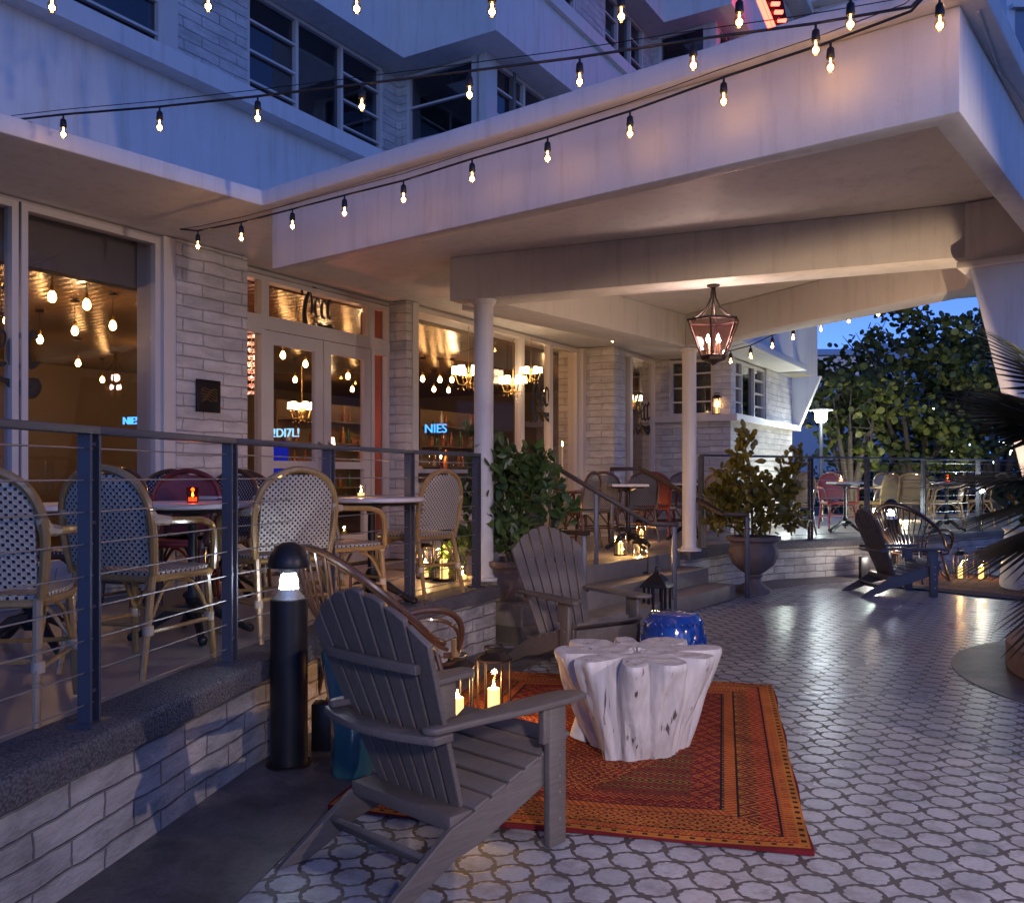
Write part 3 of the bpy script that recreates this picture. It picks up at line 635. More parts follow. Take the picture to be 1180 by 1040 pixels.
shelves(10.7, 9.4, 5, 2.4, 'lit bar shelf of bottles seen through the glass doors', 3)
shelves(13.0, 8.8, 5, 1.6, 'lit shelf of bottles beyond the second restaurant window', 4)
# pendants: bulb, socket, cord, ceiling rose
pd_ = root('pendant_bulb', 'x', 'pendant lamp')
mb = MB(); mb.lathe([(.04, -.005), (.05, -.02), (.0001, -.03)], n=14); mb.build('ceiling_rose', 'rust_black', pd_)
mb = MB(); mb.tube([(0, 0, -.02), (0, 0, -.22)], .004, 5); mb.build('cord', 'black_metal', pd_)
mb = MB(); mb.lathe([(.014, -.22), (.018, -.26), (.015, -.275)], n=10); mb.build('socket', 'brass', pd_)
mb = MB(); mb.lathe([(.0001, -.37), (.02, -.363), (.034, -.335), (.030, -.305), (.014, -.275)], n=14); mb.build('bulb', 'indoor_bulb', pd_)
def pendant(x, y, lab, first=[True]):
    z = IC-.06; q = DZ(x, y, z-.33)
    # keep them inside the room
    if first[0]: pd_.location = (q.x, q.y, z); pd_['label'] = lab; pd_['group'] = lab; first[0] = False; return
    dup(pd_, (q.x, q.y, z), label=lab, group=lab)
for x, y in ((46, 392), (90, 419), (118, 438), (130, 376), (17, 427), (60, 343), (100, 352), (8, 370)): pendant(x, y, 'bare bulb pendant hanging inside the left restaurant window')
for x, y in ((340, 438), (401, 434), (406, 449), (326, 410), (352, 420)): pendant(x, y, 'bare bulb pendant seen through the glass entrance doors')
for x, y in ((479, 433), (487, 437), (500, 449), (507, 438), (517, 450), (600, 425)): pendant(x, y, 'bare bulb pendant hanging inside the windows right of the doors')
for (a_, b_) in ((3.0, 8.0), (5.6, 8.6), (8.0, 10.5), (9.2, 7.8), (11.5, 8.0), (13.8, 7.6), (4.0, 11.5), (12.5, 11.5)):
    o = dup(pd_, FA(a_, b_, IC-.06), label='bare bulb pendant deep in the restaurant, throwing warm light on the boards', group='pendants deep in the restaurant'); light(o, (0, 0, -.40), 8.5, (1, .60, .28), .05)
# chandeliers with white shades
ch = root('chandelier', 'brass chandelier with small white shades seen through the left door leaf', 'chandelier')
mb = MB(); mb.tube([(0, 0, .55), (0, 0, -.12)], .006, 6); mb.lathe([(.0001, -.17), (.03, -.14), (.015, -.08), (.035, -.02), (.012, .03)], n=12)
for k in range(6):
    a = math.tau*k/6; c_, s_ = math.cos(a), math.sin(a)
    mb.tube([(0, 0, -.06), (.05*c_, .05*s_, -.11), (.11*c_, .11*s_, -.10), (.14*c_, .14*s_, -.02)], .006, 6); mb.ball((.14*c_, .14*s_, -.02), .013, 8); mb.ball((.11*c_, .11*s_, -.15), .01, 6)
mb.build('arm', 'brass', ch)
for k in range(6):
    a = math.tau*k/6; m = MB(); m.lathe([(.042, .01), (.036, .09)], (.14*math.cos(a), .14*math.sin(a), 0), 12); m.build('lamp_shade', 'shade_glow', ch)
def chand(x, y, d, lab, first=[True], s=1):
    q = D(x, d, EYE+(HY-y)*d/F)
    if first[0]: ch.location = q; ch['label'] = lab; first[0] = False; c_ = ch
    else: c_ = dup(ch, q, label=lab)
    c_.scale = (s, s, s); c_['group'] = 'chandeliers in the restaurant'
chand(348, 472, 11, 'brass chandelier with white shades seen through the left door leaf')
chand(540, 432, 11, 'brass chandelier with white shades beside the near white column', s=1.15)
chand(591, 442, 11.5, 'brass chandelier with white shades just right of the near column')
chand(612, 430, 11.4, 'brass chandelier with white shades behind the big black window emblem', s=.8)
chand(731, 462, 15, 'brass chandelier with white shades in the folding windows beyond the second emblem')
# beaded crystal chandelier
cr_ = root('crystal_chandelier', 'long beaded crystal chandelier glowing pink beside the entrance doors', 'chandelier', D(290, 9.6, EYE+(HY-420)*9.6/F))
rr = random.Random(5); mb = MB(); mb2 = MB()
for k in range(24):
    a = math.tau*k/24; rad = .17 if k % 2 else .11
    for j in range(9):
        z = .30-.075*j; f_ = math.sin(math.pi*(j+1)/10.5); (mb2 if (k*3+j) % 7 == 0 else mb).ball((rad*f_*math.cos(a), rad*f_*math.sin(a), z), .015, 6)
mb.build('bead_string', 'crystal', cr_); mb2.build('lit_bead', 'crystal_glow', cr_)
mb = MB(); mb.tube([(0, 0, .5), (0, 0, -.3)], .006, 6); mb.build('stem', 'brass', cr_); light(cr_, (0, -.1, 0), 4, (1, .34, .20), .1)
r = root('added_red_lamp', 'small red lamp added for the glow behind the narrow pane right of the doors', 'lamp', FA(7.40, 6.75, EYE+.35)); mb = MB(); mb.lathe([(.05, -.06), (.035, .06)], n=16); mb.build('lamp_shade', 'crystal_glow', r); mb = MB(); mb.tube([(0, 0, -.06), (0, 0, -.12), (.06, 0, -.14)], .008, 6); mb.build('bracket', 'brass', r); light(r, (0, 0, .15), 9, (1, .22, .10), .05)  # lamp added to give the red glow around the door frame
# glowing letters set inside, standing in for signs mirrored in the glass
def words(txt, loc, size, mat, name, lab, cat, rz, ext=.008, mirror=False):
    c = bpy.data.curves.new(name, 'FONT'); c.body = txt; c.size = size; c.extrude = ext; c.align_x = 'CENTER'; c.align_y = 'CENTER'
    o = bpy.data.objects.new(name, c); COL.objects.link(o); o.location = loc; o.rotation_euler = (R(90), 0, rz); c.materials.append(M[mat])
    bpy.context.view_layer.update(); me = bpy.data.meshes.new_from_object(o.evaluated_get(bpy.context.evaluated_depsgraph_get()))
    lc, rt = o.location.copy(), o.rotation_euler.copy(); bpy.data.objects.remove(o); o = bpy.data.objects.new(name, me); COL.objects.link(o); o.location = lc; o.rotation_euler = rt
    if lab: tag(o, lab, cat)
    return o
emit('reflection_glow', (.30, .62, .9), .8)
words('NIES', D(502, 12.2, EYE+(HY-494)*12.2/F), .17, 'sign_blue', 'reflected_words', 'blue letters NIES standing in for a sign reflected in the second restaurant window', 'sign', R(-20))
words('NIES', D(151, 9.4, EYE+(HY-485)*9.4/F), .11, 'sign_blue', 'reflected_words', 'small blue letters standing in for a blurred reflection in the left restaurant window', 'sign', R(-20))
words('!DI7L!', D(330, 10.2, EYE+(HY-499)*10.2/F), .14, 'reflection_glow', 'reflected_words', 'pale letters standing in for a reflection in the left door leaf', 'sign', R(-20))
mb = MB(); mb.box((0, 0, 0), (.22, .04, .42)); o = mb.build('bar_screen', 'screen_blue'); o.location = D(321, 10.4, EYE+.18); tag(o, 'narrow deep blue lit panel behind the left door leaf', 'screen')
for q, e_ in ((FA(3.0, 8.2, EYE+1.1), 26), (FA(6.6, 8.3, EYE+1.1), 20), (FA(9.4, 8.0, EYE+1.1), 26), (FA(12.5, 8.0, EYE+1.1), 16)): pass
# ================================================================== railings
def rail(name, lab, line, posts, h, inset, z=DECK, nc=9, pw_=.075):
    r = root(name, lab, 'railing', (posts[0][0], posts[0][1], z))
    L = offs(line, inset) if inset else line
    mb = MB(); mb2 = MB()
    for i in range(len(L)-1):
        a, b = Vector((*L[i], z+h-.02)), Vector((*L[i+1], z+h-.02)); dd = (b-a).normalized()*.02; mb.bar(a-dd*0, b+dd, .065, .028)
        for k in range(nc):
            zz = z+.075+(h-.16)*k/(nc-1); mb2.tube([(L[i][0], L[i][1], zz), (L[i+1][0], L[i+1][1], zz)], .0035, 5, cap=False)
    mb.build('top_rail', 'rail_paint', r, True, bevel=.004); o = mb2.build('cable', 'steel_cable', r, True); o['kind'] = 'stuff'
    for (x, y, an) in posts:
        m = MB(); rt = Matrix.Rotation(an, 3, 'Z')
        for s_ in (-1, 1): m.box((x+math.cos(an)*s_*.025, y+math.sin(an)*s_*.025, z+h/2-.016), (.012, .05, h-.036), rt)
        for zz in (.12, .42, .72, 1.0):
            if zz < h: m.box((x, y, z+zz), (.038, .026, .012), rt)
        m.box((x, y, z+.006), (.12, .10, .012), rt)
        m.build('post', 'rail_paint', r, True)
    return r
def along(line, x):   # point of a line seen in direction x
    k = (x-590)/F
    for a, b in zip(line, line[1:]):
        fa, fb = a[0]-k*a[1], b[0]-k*b[1]
        if fa*fb <= 0: q = fa/(fa-fb); return (a[0]+(b[0]-a[0])*q, a[1]+(b[1]-a[1])*q, math.atan2(b[1]-a[1], b[0]-a[0]))
    return (*line[-1], 0)
LL = offs(capL, .13)
pl = [along(LL, x) for x in (103, 265, 379, 472, 549)]; pl = [(-1.72, 2.2, R(80))]+pl
lineL = [LL[0], LL[1]]+[(p_[0], p_[1]) for p_ in pl[1:]]
rail('cable_railing', 'grey steel post railing with thin cables along the near edge of the terrace', lineL, pl, 1.07, 0)
LR = offs(capR, .13)
pr = [along(LR, x) for x in (808, 934, 999, 1064, 1127, 1180)]
rail('cable_railing', 'dark steel post and cable railing round the far part of the terrace', [(p_[0], p_[1]) for p_ in pr]+[LR[-2], LR[-1]], pr+[(LR[-2][0], LR[-2][1], .6)], 1.15, 0)
# stair handrails: round-edged flat bars on square posts
def handrail(lab, pts, posts):
    r = root('handrail', lab, 'handrail', (pts[-1][0], pts[-1][1], 0))
    mb = MB()
    for a, b in zip(pts, pts[1:]):
        dd = (Vector(b)-Vector(a)).normalized()*.02; mb.bar(Vector(a)-dd, Vector(b)+dd, .07, .045)
    mb.build('top_bar', 'brown_bar', r, True, bevel=.006)
    for a, b in posts: m = MB(); m.bar(a, b, .045, .045, (0, 1, 0)); m.build('post', 'rail_paint', r, True, bevel=.003)
h0 = D(640, 8.6, 0); 
def Pz(x, y, d): return D(x, d, EYE+(HY-y)*d/F)
handrail('brown handrail sloping down the middle of the steps behind the blue-lit lounge chair', [Pz(618, 524, 9.0), Pz(645, 541, 9.0), Pz(749, 603, 8.9), Pz(779, 604, 8.9)],
         [(Pz(687, 568, 8.95), Pz(687, 672, 8.95)), (Pz(777, 606, 8.9), (Pz(777, 606, 8.9).x, 8.9, 0))])
handrail('brown handrail sloping past the far white column to a post by the urn', [Pz(705, 540, 11.2), Pz(738, 540, 11.1), Pz(833, 592, 10.3), Pz(861, 593, 10.25)],
         [(Pz(705, 542, 11.2), (Pz(705, 542, 11.2).x, 11.2, DECK)), (Pz(861, 595, 10.25), (Pz(861, 595, 10.25).x, 10.25, 0))])
q0 = Pz(573, 610, 7.75); q1 = Pz(672, 614, 8.4)
handrail('low grey handrail with a flat top bar just behind the middle lounge chair', [Pz(652, 613, 8.5), Pz(676, 614, 8.35)], [(Pz(673, 615, 8.38), (Pz(673, 615, 8.38).x, 8.38, .0)), ])
mb = MB(); q = Pz(572, 580, 7.8); mb.bar(q, (q.x, q.y, DECK-.0), .05, .05, (0, 1, 0)); o = mb.build('rail_post', 'rail_paint', None); tag(o, 'lone grey steel post behind the leafy shrub at the near end of the steps', 'post')

# ================================================================== lounge chairs (slatted, fan back)
def adirondack(label):
    r = root('lounge_chair', label, 'lounge chair')
    m = 'adirondack_grey'
    for s in (-1, 1):
        mb = MB(); x = s*.275
        prof = [(.06, .355), (-.05, .345), (-.38, .235), (-.52, .20), (-.66, .115), (-.80, .03), (-.845, 0), (-.72, 0), (-.60, .045), (-.50, .09), (-.36, .115), (-.05, .225), (.06, .24)]
        a, b = x-.0125, x+.0125; n = len(prof)
        mb.quad([(a, y, z) for y, z in prof]); mb.quad([(b, y, z) for y, z in reversed(prof)])
        for i in range(n):
            (y0, z0), (y1, z1) = prof[i], prof[(i+1) % n]; mb.quad([(a, y0, z0), (b, y0, z0), (b, y1, z1), (a, y1, z1)])
        mb.build('side_rail', m, r, fix=True, bevel=.004)
        mb = MB(); mb.box((s*.305, .0, .268), (.032, .095, .532)); leg = mb.build('front_leg', m, r, bevel=.005)
        mb = MB()
        for z in (.20, .26, .34, .48): mb.lathe([(.006, -.0005), (.006, .0015), (.0001, .002)], (0, 0, 0), 8)
        k = len(mb.v)//4
        for j, z in enumerate((.20, .26, .34, .10)):
            for i in range(j*k, (j+1)*k): v = mb.v[i]; mb.v[i] = Vector((s*.321+s*v.z, .01+v.x, z+v.y))
        mb.build('screw', 'screw', leg)
        mb = MB(); mb.box((s*.305, -.055, .46), (.028, .05, .13)); mb.build('arm_bracket', m, r, bevel=.004)
        # arm: broad, curved outline
        pts = [(.10, -.02), (.14, .02), (.155, .06), (.14, .095), (.04, .105), (-.2, .09), (-.42, .06), (-.60, .045), (-.62, .02), (-.62, -.01), (-.45, -.02), (-.2, -.04)]
        mb = MB(); poly = [(s*(.255+w*1.0), y) for y, w in pts]
        if s > 0: poly = poly[::-1]
        mb.prism(poly, .534, .558); mb.build('arm', m, r, bevel=.006)
    for k in range(6):
        q = k/5; y = .075-.09*k; z = .372-.0*k; z = .368 if k == 0 else .362-.030*k+(.004 if k > 3 else 0)
        if k == 5: y = -.37; z = .245
        zr = .352+(y-.06)*.30; mb = MB(); mb.box((0, y, zr+.022), (.575, .078, .02), Matrix.Rotation(R(17 if k else 30), 3, 'X')); mb.build('seat_slat', m, r, bevel=.005)
    mb = MB(); mb.box((0, .075, .30), (.55, .02, .11), Matrix.Rotation(R(-8), 3, 'X')); mb.build('front_apron', m, r, bevel=.004)
    # back: seven tapering slats in a fan with an arched top
    bd = Vector((0, -.36, .93)).normalized(); bn = Vector((0, .93, .36)).normalized()
    N = 7
    for k in range(N):
        f = (k-3)/3; a = -f*R(7.0)
        w0, w1 = .052, .084; H = .86-.11*f*f-.02*abs(f)
        base = Vector((f*.195, -.40, .20)); ax = (Matrix.Rotation(-a, 3, bn) @ bd)
        if (ax.x > 0) != (f > 0) and f: ax = (Matrix.Rotation(a, 3, bn) @ bd)
        sx = ax.cross(bn).normalized()
        if sx.x < 0: sx = -sx
        mb = MB(); th = .011; slope = -f*.055
        c = [base-sx*w0/2, base+sx*w0/2, base+ax*(H+slope*.5-.010*0)+sx*w1/2, base+ax*(H+.012*(1-abs(f))), base+ax*(H-slope*.5)-sx*w1/2]
        fr = [q+bn*th for q in c]; bk = [q-bn*th for q in c]
        mb.quad(fr); mb.quad(bk[::-1])
        for i in range(5): mb.quad([fr[(i+1) % 5], fr[i], bk[i], bk[(i+1) % 5]])
        mb.build('back_slat', m, r, fix=True, bevel=.004)
    # rear rails: one bowed at arm height, one higher
    def bow(z, w, h, dep, nm, y0, tk=.03):
        mb = MB(); n = 12; P = []
        for i in range(n+1):
            f = i/n*2-1; P.append((f*w/2, y0-dep*(1-f*f)))
        poly = P+[(x, y-tk) for x, y in reversed(P)]
        mb.prism(poly[::-1], z, z+h); mb.build(nm, m, r, bevel=.004)
    bow(.505, .62, .028, .07, 'back_rail', -.53, .085); bow(.735, .50, .035, .012, 'back_rail', -.622, .028); bow(.185, .55, .05, .0, 'lower_rail', -.405, .11)
    mb = MB(); mb.box((0, -.60, .105), (.54, .022, .055), Matrix.Rotation(R(35), 3, 'X')); mb.build('stretcher', m, r, bevel=.004)
    return r
ac = adirondack('grey slatted lounge chair nearest the viewer, turned away, with a leg on the patterned rug')
ac.location = (-.06, 3.62, 0); ac.rotation_euler = (0, 0, R(-43))
dup(ac, (.62, 6.27, 0), R(180+33), 'grey slatted lounge chair facing the bleached stump table from behind, its back lit blue')
dup(ac, (4.84, 10.65, 0), R(-90+2), 'dark slatted lounge chair in side view on the far tiles before the low wall')

# ================================================================== rattan hoop chair
def hoop_chair(label):
    r = root('rattan_armchair', label, 'armchair'); m = 'cane_brown'
    def arc(f, n=28): return [f(i/n) for i in range(n+1)]
    hoop = lambda q: Vector((.40*math.sin(math.pi*(q*2-1)*.78)*(1-.10*math.cos(math.pi*(q*2-1))), .20-.62*math.cos((q-.5)*math.pi)**.9, .47+.50*math.cos((q-.5)*math.pi)**1.25))
    mb = MB(); mb.tube(arc(hoop), .017, 8); mb.tube([v+Vector((0, .02, -.035)) for v in arc(hoop)], .011, 6); mb.build('back_hoop', m, r)
    ring = lambda q: Vector((.27*math.cos(q*math.tau), .02+.25*math.sin(q*math.tau), .40))
    mb = MB(); mb.tube([ring(i/28) for i in range(28)], .017, 8, True); mb.tube([ring(i/28)+Vector((0, 0, -.035)) for i in range(28)], .013, 6, True); mb.build('seat_ring', m, r)
    mb = MB(); mb.lathe([(.0001, .405), (.16, .40), (.255, .405)], (0, .02, 0), 28)
    for k in range(9): mb.tube([(.26*math.cos(j/24*math.tau)*(1-k*.1), .02+.24*math.sin(j/24*math.tau)*(1-k*.1), .411) for j in range(24)], .006, 5, True)
    mb.build('woven_seat', m, r)
    mb = MB()
    for k in range(15):
        f = (k-7)/7; h_ = hoop(.5+f*.30); b = Vector((.22*math.sin(f*1.15), .02-.24*math.cos(f*1.15), .40)); mid = (h_+b)/2+Vector((0, -.035, 0)); mb.tube([b, mid, h_], .0075, 6)
    mb.build('spindles', m, r)['kind'] = 'stuff'
    for s in (-1, 1):
        mb = MB(); pts = [(s*.30, -.16, .62), (s*.36, .02, .66), (s*.38, .16, .64), (s*.36, .25, .56), (s*.30, .27, .42), (s*.25, .22, .40)]
        cur = [Vector(pts[0])]
        for i in range(len(pts)-1):
            for j in range(1, 5):
                q = j/4; p0, p1, p2, p3 = [Vector(pts[max(0, min(len(pts)-1, i+e_))]) for e_ in (-1, 0, 1, 2)]
                cur.append(.5*((2*p1)+(-p0+p2)*q+(2*p0-5*p1+4*p2-p3)*q*q+(-p0+3*p1-3*p2+p3)*q**3))
        mb.tube(cur, .016, 8); mb.tube([v+Vector((-s*.02, 0, -.05)) for v in cur], .010, 6); mb.build('arm_loop', m, r)
        for fy, rot in ((.20, 1), (-.18, -1)):
            mb = MB(); mb.tube([(s*.22, fy, .40), (s*.26, fy+rot*.04, .2), (s*.30, fy+rot*.07, .012)], .016, 8)
            mb.tube([(s*.20, fy-rot*.10, .39), (s*.24, fy+rot*.0, .13), (s*.285, fy+rot*.06, .03)], .010, 6); mb.build('leg', m, r)
        mb = MB()
        for k in range(10): mb.lathe([(.022, -.004), (.022, .004)], (0, 0, 0), 8)
        n_ = len(mb.v)//10
        for j in range(10):
            for i in range(j*n_, (j+1)*n_): v = mb.v[i]; mb.v[i] = Vector((s*.295+v.x, .262+v.y, .40+j*.009+v.z))
        mb.build('cane_wrap', 'cane_gold', r)
    return r
hc = hoop_chair('brown rattan hoop-back armchair behind the nearest grey lounge chair'); hc.location = (-.72, 4.92, 0); hc.rotation_euler = (0, 0, R(-50)); hc.scale = (1.06, 1.06, 1.06)
dup(hc, (5.25, 11.75, 0), R(-60), 'dark rattan hoop-back armchair behind the far lounge chair in side view')

# ================================================================== bistro chairs
def bistro(label, wv='weave_white', cn_='cane_gold', arms=True, solid=None):
    r = root('bistro_chair', label, 'chair'); m = cn_
    def cat(pts, n=5):
        out = [Vector(pts[0])]
        for i in range(len(pts)-1):
            p0, p1, p2, p3 = [Vector(pts[max(0, min(len(pts)-1, i+e_))]) for e_ in (-1, 0, 1, 2)]
            for j in range(1, n+1):
                q = j/n; out.append(.5*((2*p1)+(-p0+p2)*q+(2*p0-5*p1+4*p2-p3)*q*q+(-p0+3*p1-3*p2+p3)*q**3))
        return out
    def tilt(z): return -.21-.16*(z-.45)
    arch = [(-.215, tilt(.45), .45), (-.235, tilt(.62), .62), (-.225, tilt(.76), .76), (-.155, tilt(.87), .87), (0, tilt(.92), .92), (.155, tilt(.87), .87), (.225, tilt(.76), .76), (.235, tilt(.62), .62), (.215, tilt(.45), .45)]
    A = cat(arch); mb = MB(); mb.tube(A, .019, 8); mb.build('back_frame', m, r)
    # woven back filling the arch
    mb = MB(); n = 14; rows = []
    for i in range(n+1):
        z = .485+.405*i/n; xw = .206 if z < .76 else .206*max(.0, (1-((z-.74)/.165)**2))**.5
        xw = min(.206, max(.02, xw)); y = tilt(z)
        rows.append([Vector((xw*(j/8*2-1), y-.025*(1-(j/8*2-1)**2)*.8+.0, z)) for j in range(9)])
    for th, fl in ((.007, 0), (-.007, 1)):
        for i in range(n):
            for j in range(8):
                q = [rows[i][j], rows[i][j+1], rows[i+1][j+1], rows[i+1][j]]; q = [v+Vector((0, th, 0)) for v in q]
                if not fl: q = q[::-1]
                mb.quad(q, [(v.x, v.z) for v in q], True)
    mb.build('woven_back', solid or wv, r)
    # seat
    S_ = [(-.20, -.20), (.20, -.20), (.235, .05), (.22, .19), (.12, .235), (-.12, .235), (-.22, .19), (-.235, .05)]
    mb = MB(); mb.prism(S_, .435, .462); mb.build('woven_seat', solid or wv, r, bevel=.008)
    mb = MB(); mb.tube([Vector((x*1.02, y*1.02, .43)) for x, y in S_], .016, 7, True); mb.build('seat_ring', m, r)
    for s in (-1, 1):
        mb = MB(); mb.tube([(s*.205, .19, .44), (s*.215, .205, .22), (s*.225, .22, .005)], [.018, .017, .014], 8); mb.build('leg', m, r)
        mb = MB(); mb.tube([(s*.20, -.20, .45), (s*.21, -.245, .22), (s*.22, -.29, .005)], [.018, .017, .014], 8); mb.build('leg', m, r)
        mb = MB(); mb.tube(cat([(s*.21, .20, .22), (s*.20, .11, .37), (s*.18, .0, .42)], 4), .009, 6); mb.tube(cat([(s*.205, -.235, .22), (s*.20, -.13, .37), (s*.18, -.02, .42)], 4), .009, 6)
        mb.tube([(s*.215, .20, .20), (s*.212, -.24, .20)], .010, 6); mb.build('brace', m, r)
        mb = MB(); mb.lathe([(.024, -.02), (.024, .02)], (s*.212, .20, .21), 10); mb.lathe([(.024, -.02), (.024, .02)], (s*.212, -.243, .21), 10); mb.lathe([(.026, -.018), (.026, .018)], (s*.205, .192, .425), 10); mb.build('white_binding', 'pale_wrap', r)
        if arms:
            mb = MB(); ap = cat([(s*.236, tilt(.69), .69), (s*.262, -.08, .685), (s*.272, .08, .675), (s*.262, .165, .62), (s*.235, .20, .44)], 5); mb.tube(ap, .0165, 8); mb.build('arm', m, r)
            mb = MB(); mb.tube([(s*.225, tilt(.74), .74), (s*.236, tilt(.69)+.01, .695), (s*.25, -.15, .688)], [.022, .028, .021], 8); mb.build('white_binding', 'pale_wrap', r)
    mb = MB(); mb.tube([(-.215, .205, .23), (.215, .205, .23)], .010, 6); mb.tube([(-.21, -.243, .23), (.21, -.243, .23)], .010, 6); mb.tube(cat([(-.21, .205, .23), (-.1, .2, .38), (0, .2, .42), (.1, .2, .38), (.21, .205, .23)], 3), .009, 6); mb.build('brace', m, r)
    return r
GP = 'woven chairs at the near terrace tables'
bc = bistro('dotted white woven chair cut by the picture edge, left of the first post', cn_='cane_gold'); bc['group'] = GP
def dk(x, d): q = D(x, d, DECK); return q
bc.location = dk(-4, 3.38); bc.rotation_euler = (0, 0, R(12))
dup(bc, dk(166, 4.22), R(-16), 'dotted white woven chair with honey cane arms between the first and second railing posts', GP)
dup(bc, dk(318, 5.05), R(40), 'dotted white woven chair right of the second railing post, its round back to the rail', GP)
dup(bc, dk(388, 5.75), R(-42), 'dotted white woven chair behind the third railing post, half hidden by its neighbour', GP)
dup(bc, dk(478, 6.75), R(55), 'dotted white woven chair facing the round table beyond the fourth railing post', GP)
dup(bc, dk(236, 6.2), R(150), 'navy woven chair facing us across the marble table with the orange glass', GP, {'weave_white': 'weave_navy', 'cane_gold': 'cane_brown'})
dup(bc, dk(96, 5.3), R(160), 'navy woven chair behind the first railing post on the far side of the table', GP, {'weave_white': 'weave_navy', 'cane_gold': 'cane_brown'})
dup(bc, dk(172, 6.4), R(170), 'navy woven chair with a dark frame standing just left of the red chair', GP, {'weave_white': 'weave_navy', 'cane_gold': 'cane_brown'})
rc = dup(bc, dk(203, 6.1), R(185), 'red padded chair behind the orange candle glass', 'red chairs', {'weave_white': 'red_vinyl', 'cane_gold': 'red_vinyl', 'pale_wrap': 'red_vinyl'})
dup(bc, dk(272, 6.6), R(190), 'navy woven chair against the brick pier behind the second railing post', GP, {'weave_white': 'weave_navy', 'cane_gold': 'cane_brown'})
GQ = 'chairs at the tables above the steps'
dd = {'weave_white': 'weave_dark', 'cane_gold': 'cane_brown', 'pale_wrap': 'cane_brown'}
dup(bc, dk(688, 11.4), R(10), 'dark woven chair left of the small square table above the steps', GQ, dd)
dup(bc, dk(730, 12.0), R(20), 'dark framed chair with a pale woven back behind the small square table above the steps', GQ, dd)
dup(bc, dk(757, 12.6), R(-20), 'red chair above the steps next to the far white column', 'red chairs', {'weave_white': 'red_vinyl', 'cane_gold': 'red_vinyl', 'pale_wrap': 'red_vinyl'})
dup(bc, dk(778, 13.1), R(15), 'dark framed chair just left of the far white column', GQ, dd)
dup(bc, dk(660, 10.9), R(60), 'dark chair partly behind the shrub at the top of the steps', GQ, dd)
tn = {'weave_white': 'weave_tan', 'cane_gold': 'cane_gold'}
GS = 'chairs behind the far railing'
dup(bc, dk(1010, 14.6), R(35), 'tan cane chair behind the far railing, directly right of the red chair', GS, tn)
dup(bc, dk(1054, 14.8), R(-30), 'tan cane chair in the middle bay of the far railing', GS, tn)
dup(bc, dk(1137, 15.6), R(30), 'tan cane chair at the right end of the far railing near the palm', GS, tn)
dup(bc, dk(912, 13.4), R(20), 'tan cane chair mostly hidden by the yellow-leaved shrub', GS, tn)
dup(bc, dk(966, 14.6), R(180), 'red chair behind the far railing under the street lamp', 'red chairs', {'weave_white': 'red_vinyl', 'cane_gold': 'red_vinyl', 'pale_wrap': 'red_vinyl'})
dup(bc, dk(1030, 16.6), R(200), 'white dotted chair deep in the far terrace between two tan cane chairs', GS)
dup(bc, dk(1090, 15.2), R(70), 'white dotted chair turned sideways at the far square table', GS)
dup(bc, dk(838, 12.6), R(-35), 'dotted chair just behind the stone urn shrub on the left', GS)

# ================================================================== tables
def table(label, rad=.36, h=.74, square=False, ped=True):
    r = root('cafe_table', label, 'table'); mb = MB()
    if square: mb.box((0, 0, h-.015), (rad*2, rad*2, .03))
    else: mb.lathe([(rad-.01, h-.03), (rad, h-.022), (rad, h-.006), (rad-.006, h)], n=40)
    mb.build('table_top', 'marble_top', r)
    mb = MB(); mb.lathe([(rad-.05 if not square else .2, h-.05), (rad-.03 if not square else .22, h-.031)], n=24); mb.build('apron', 'black_metal', r)
    mb = MB(); mb.lathe([(.035, .10), (.05, .13), (.028, .17), (.045, .22), (.026, .26), (.024, h-.12), (.04, h-.08), (.12, h-.05)], n=16); mb.build('pedestal', 'black_metal', r)
    mb = MB()
    for k in range(4):
        a = math.tau*k/4+.5; c_, s_ = math.cos(a), math.sin(a)
        mb.tube([(0, 0, .16), (.10*c_, .10*s_, .15), (.20*c_, .20*s_, .085), (.28*c_, .28*s_, .035), (.31*c_, .31*s_, .03)], [.035, .03, .022, .02, .026], 8); mb.ball((.31*c_, .31*s_, .026), .026, 8)
    mb.build('claw_feet', 'black_metal', r)
    return r
tb_ = table('round marble table with black clawfoot pedestal behind the second railing post'); tb_.location = dk(222, 4.95)
dup(tb_, dk(428, 6.05), 0, 'round marble table holding a glass, between the third and fourth railing posts')
dup(tb_, dk(36, 4.6), .4, 'marble table at the left edge behind the nearest woven chair')
dup(tb_, dk(258, 6.7), .4, 'dark topped round table by the brick pier holding the green candle glass')
ts = table('small square table with a pale top above the steps, left of the red chair', .22, .78, True); ts.location = dk(724, 10.9)
dup(ts, dk(790, 12.4), 0, 'small square table hidden in part by the far white column')
dup(ts, dk(974, 13.9), 0, 'square table with a candle in front of the far red chair'); dup(ts, dk(1091, 14.4), 0, 'square table holding a candle at the right of the far terrace')
# candle tumblers
def tumbler(q, mat, lab, s=1):
    r = root('candle_glass', lab, 'candle', q)
    mb = MB(); mb.lathe([(.030*s, .001), (.034*s, .085*s), (.031*s, .085*s), (.027*s, .008)], n=16); mb.build('glass', mat, r)
    mb = MB(); mb.lathe([(.022*s, .01), (.022*s, .03*s)], n=12); mb.build('wax', 'wax_glow', r)
    mb = MB(); mb.lathe([(.0001, .034*s), (.006*s, .042*s), (.0001, .06*s)], n=8); mb.build('wick_flame', 'flame', r)
    light(r, (0, 0, .075*s), .25, (1, .5, .15), .01)
T_ = DECK+.74
tumbler(D(222, 4.8, T_), 'orange_glass', 'orange glass with a lit tea light on the marble table')
tumbler(D(236, 6.6, T_), 'green_glass', 'small green glass candle beside the brick pier')
tumbler(D(416, 5.95, T_), 'lantern_glass', 'clear glass candle on the round table beyond the third post')
tumbler(D(969, 13.8, DECK+.78), 'lantern_glass', 'lit candle glass on the far table in front of the red chair', 1.3)
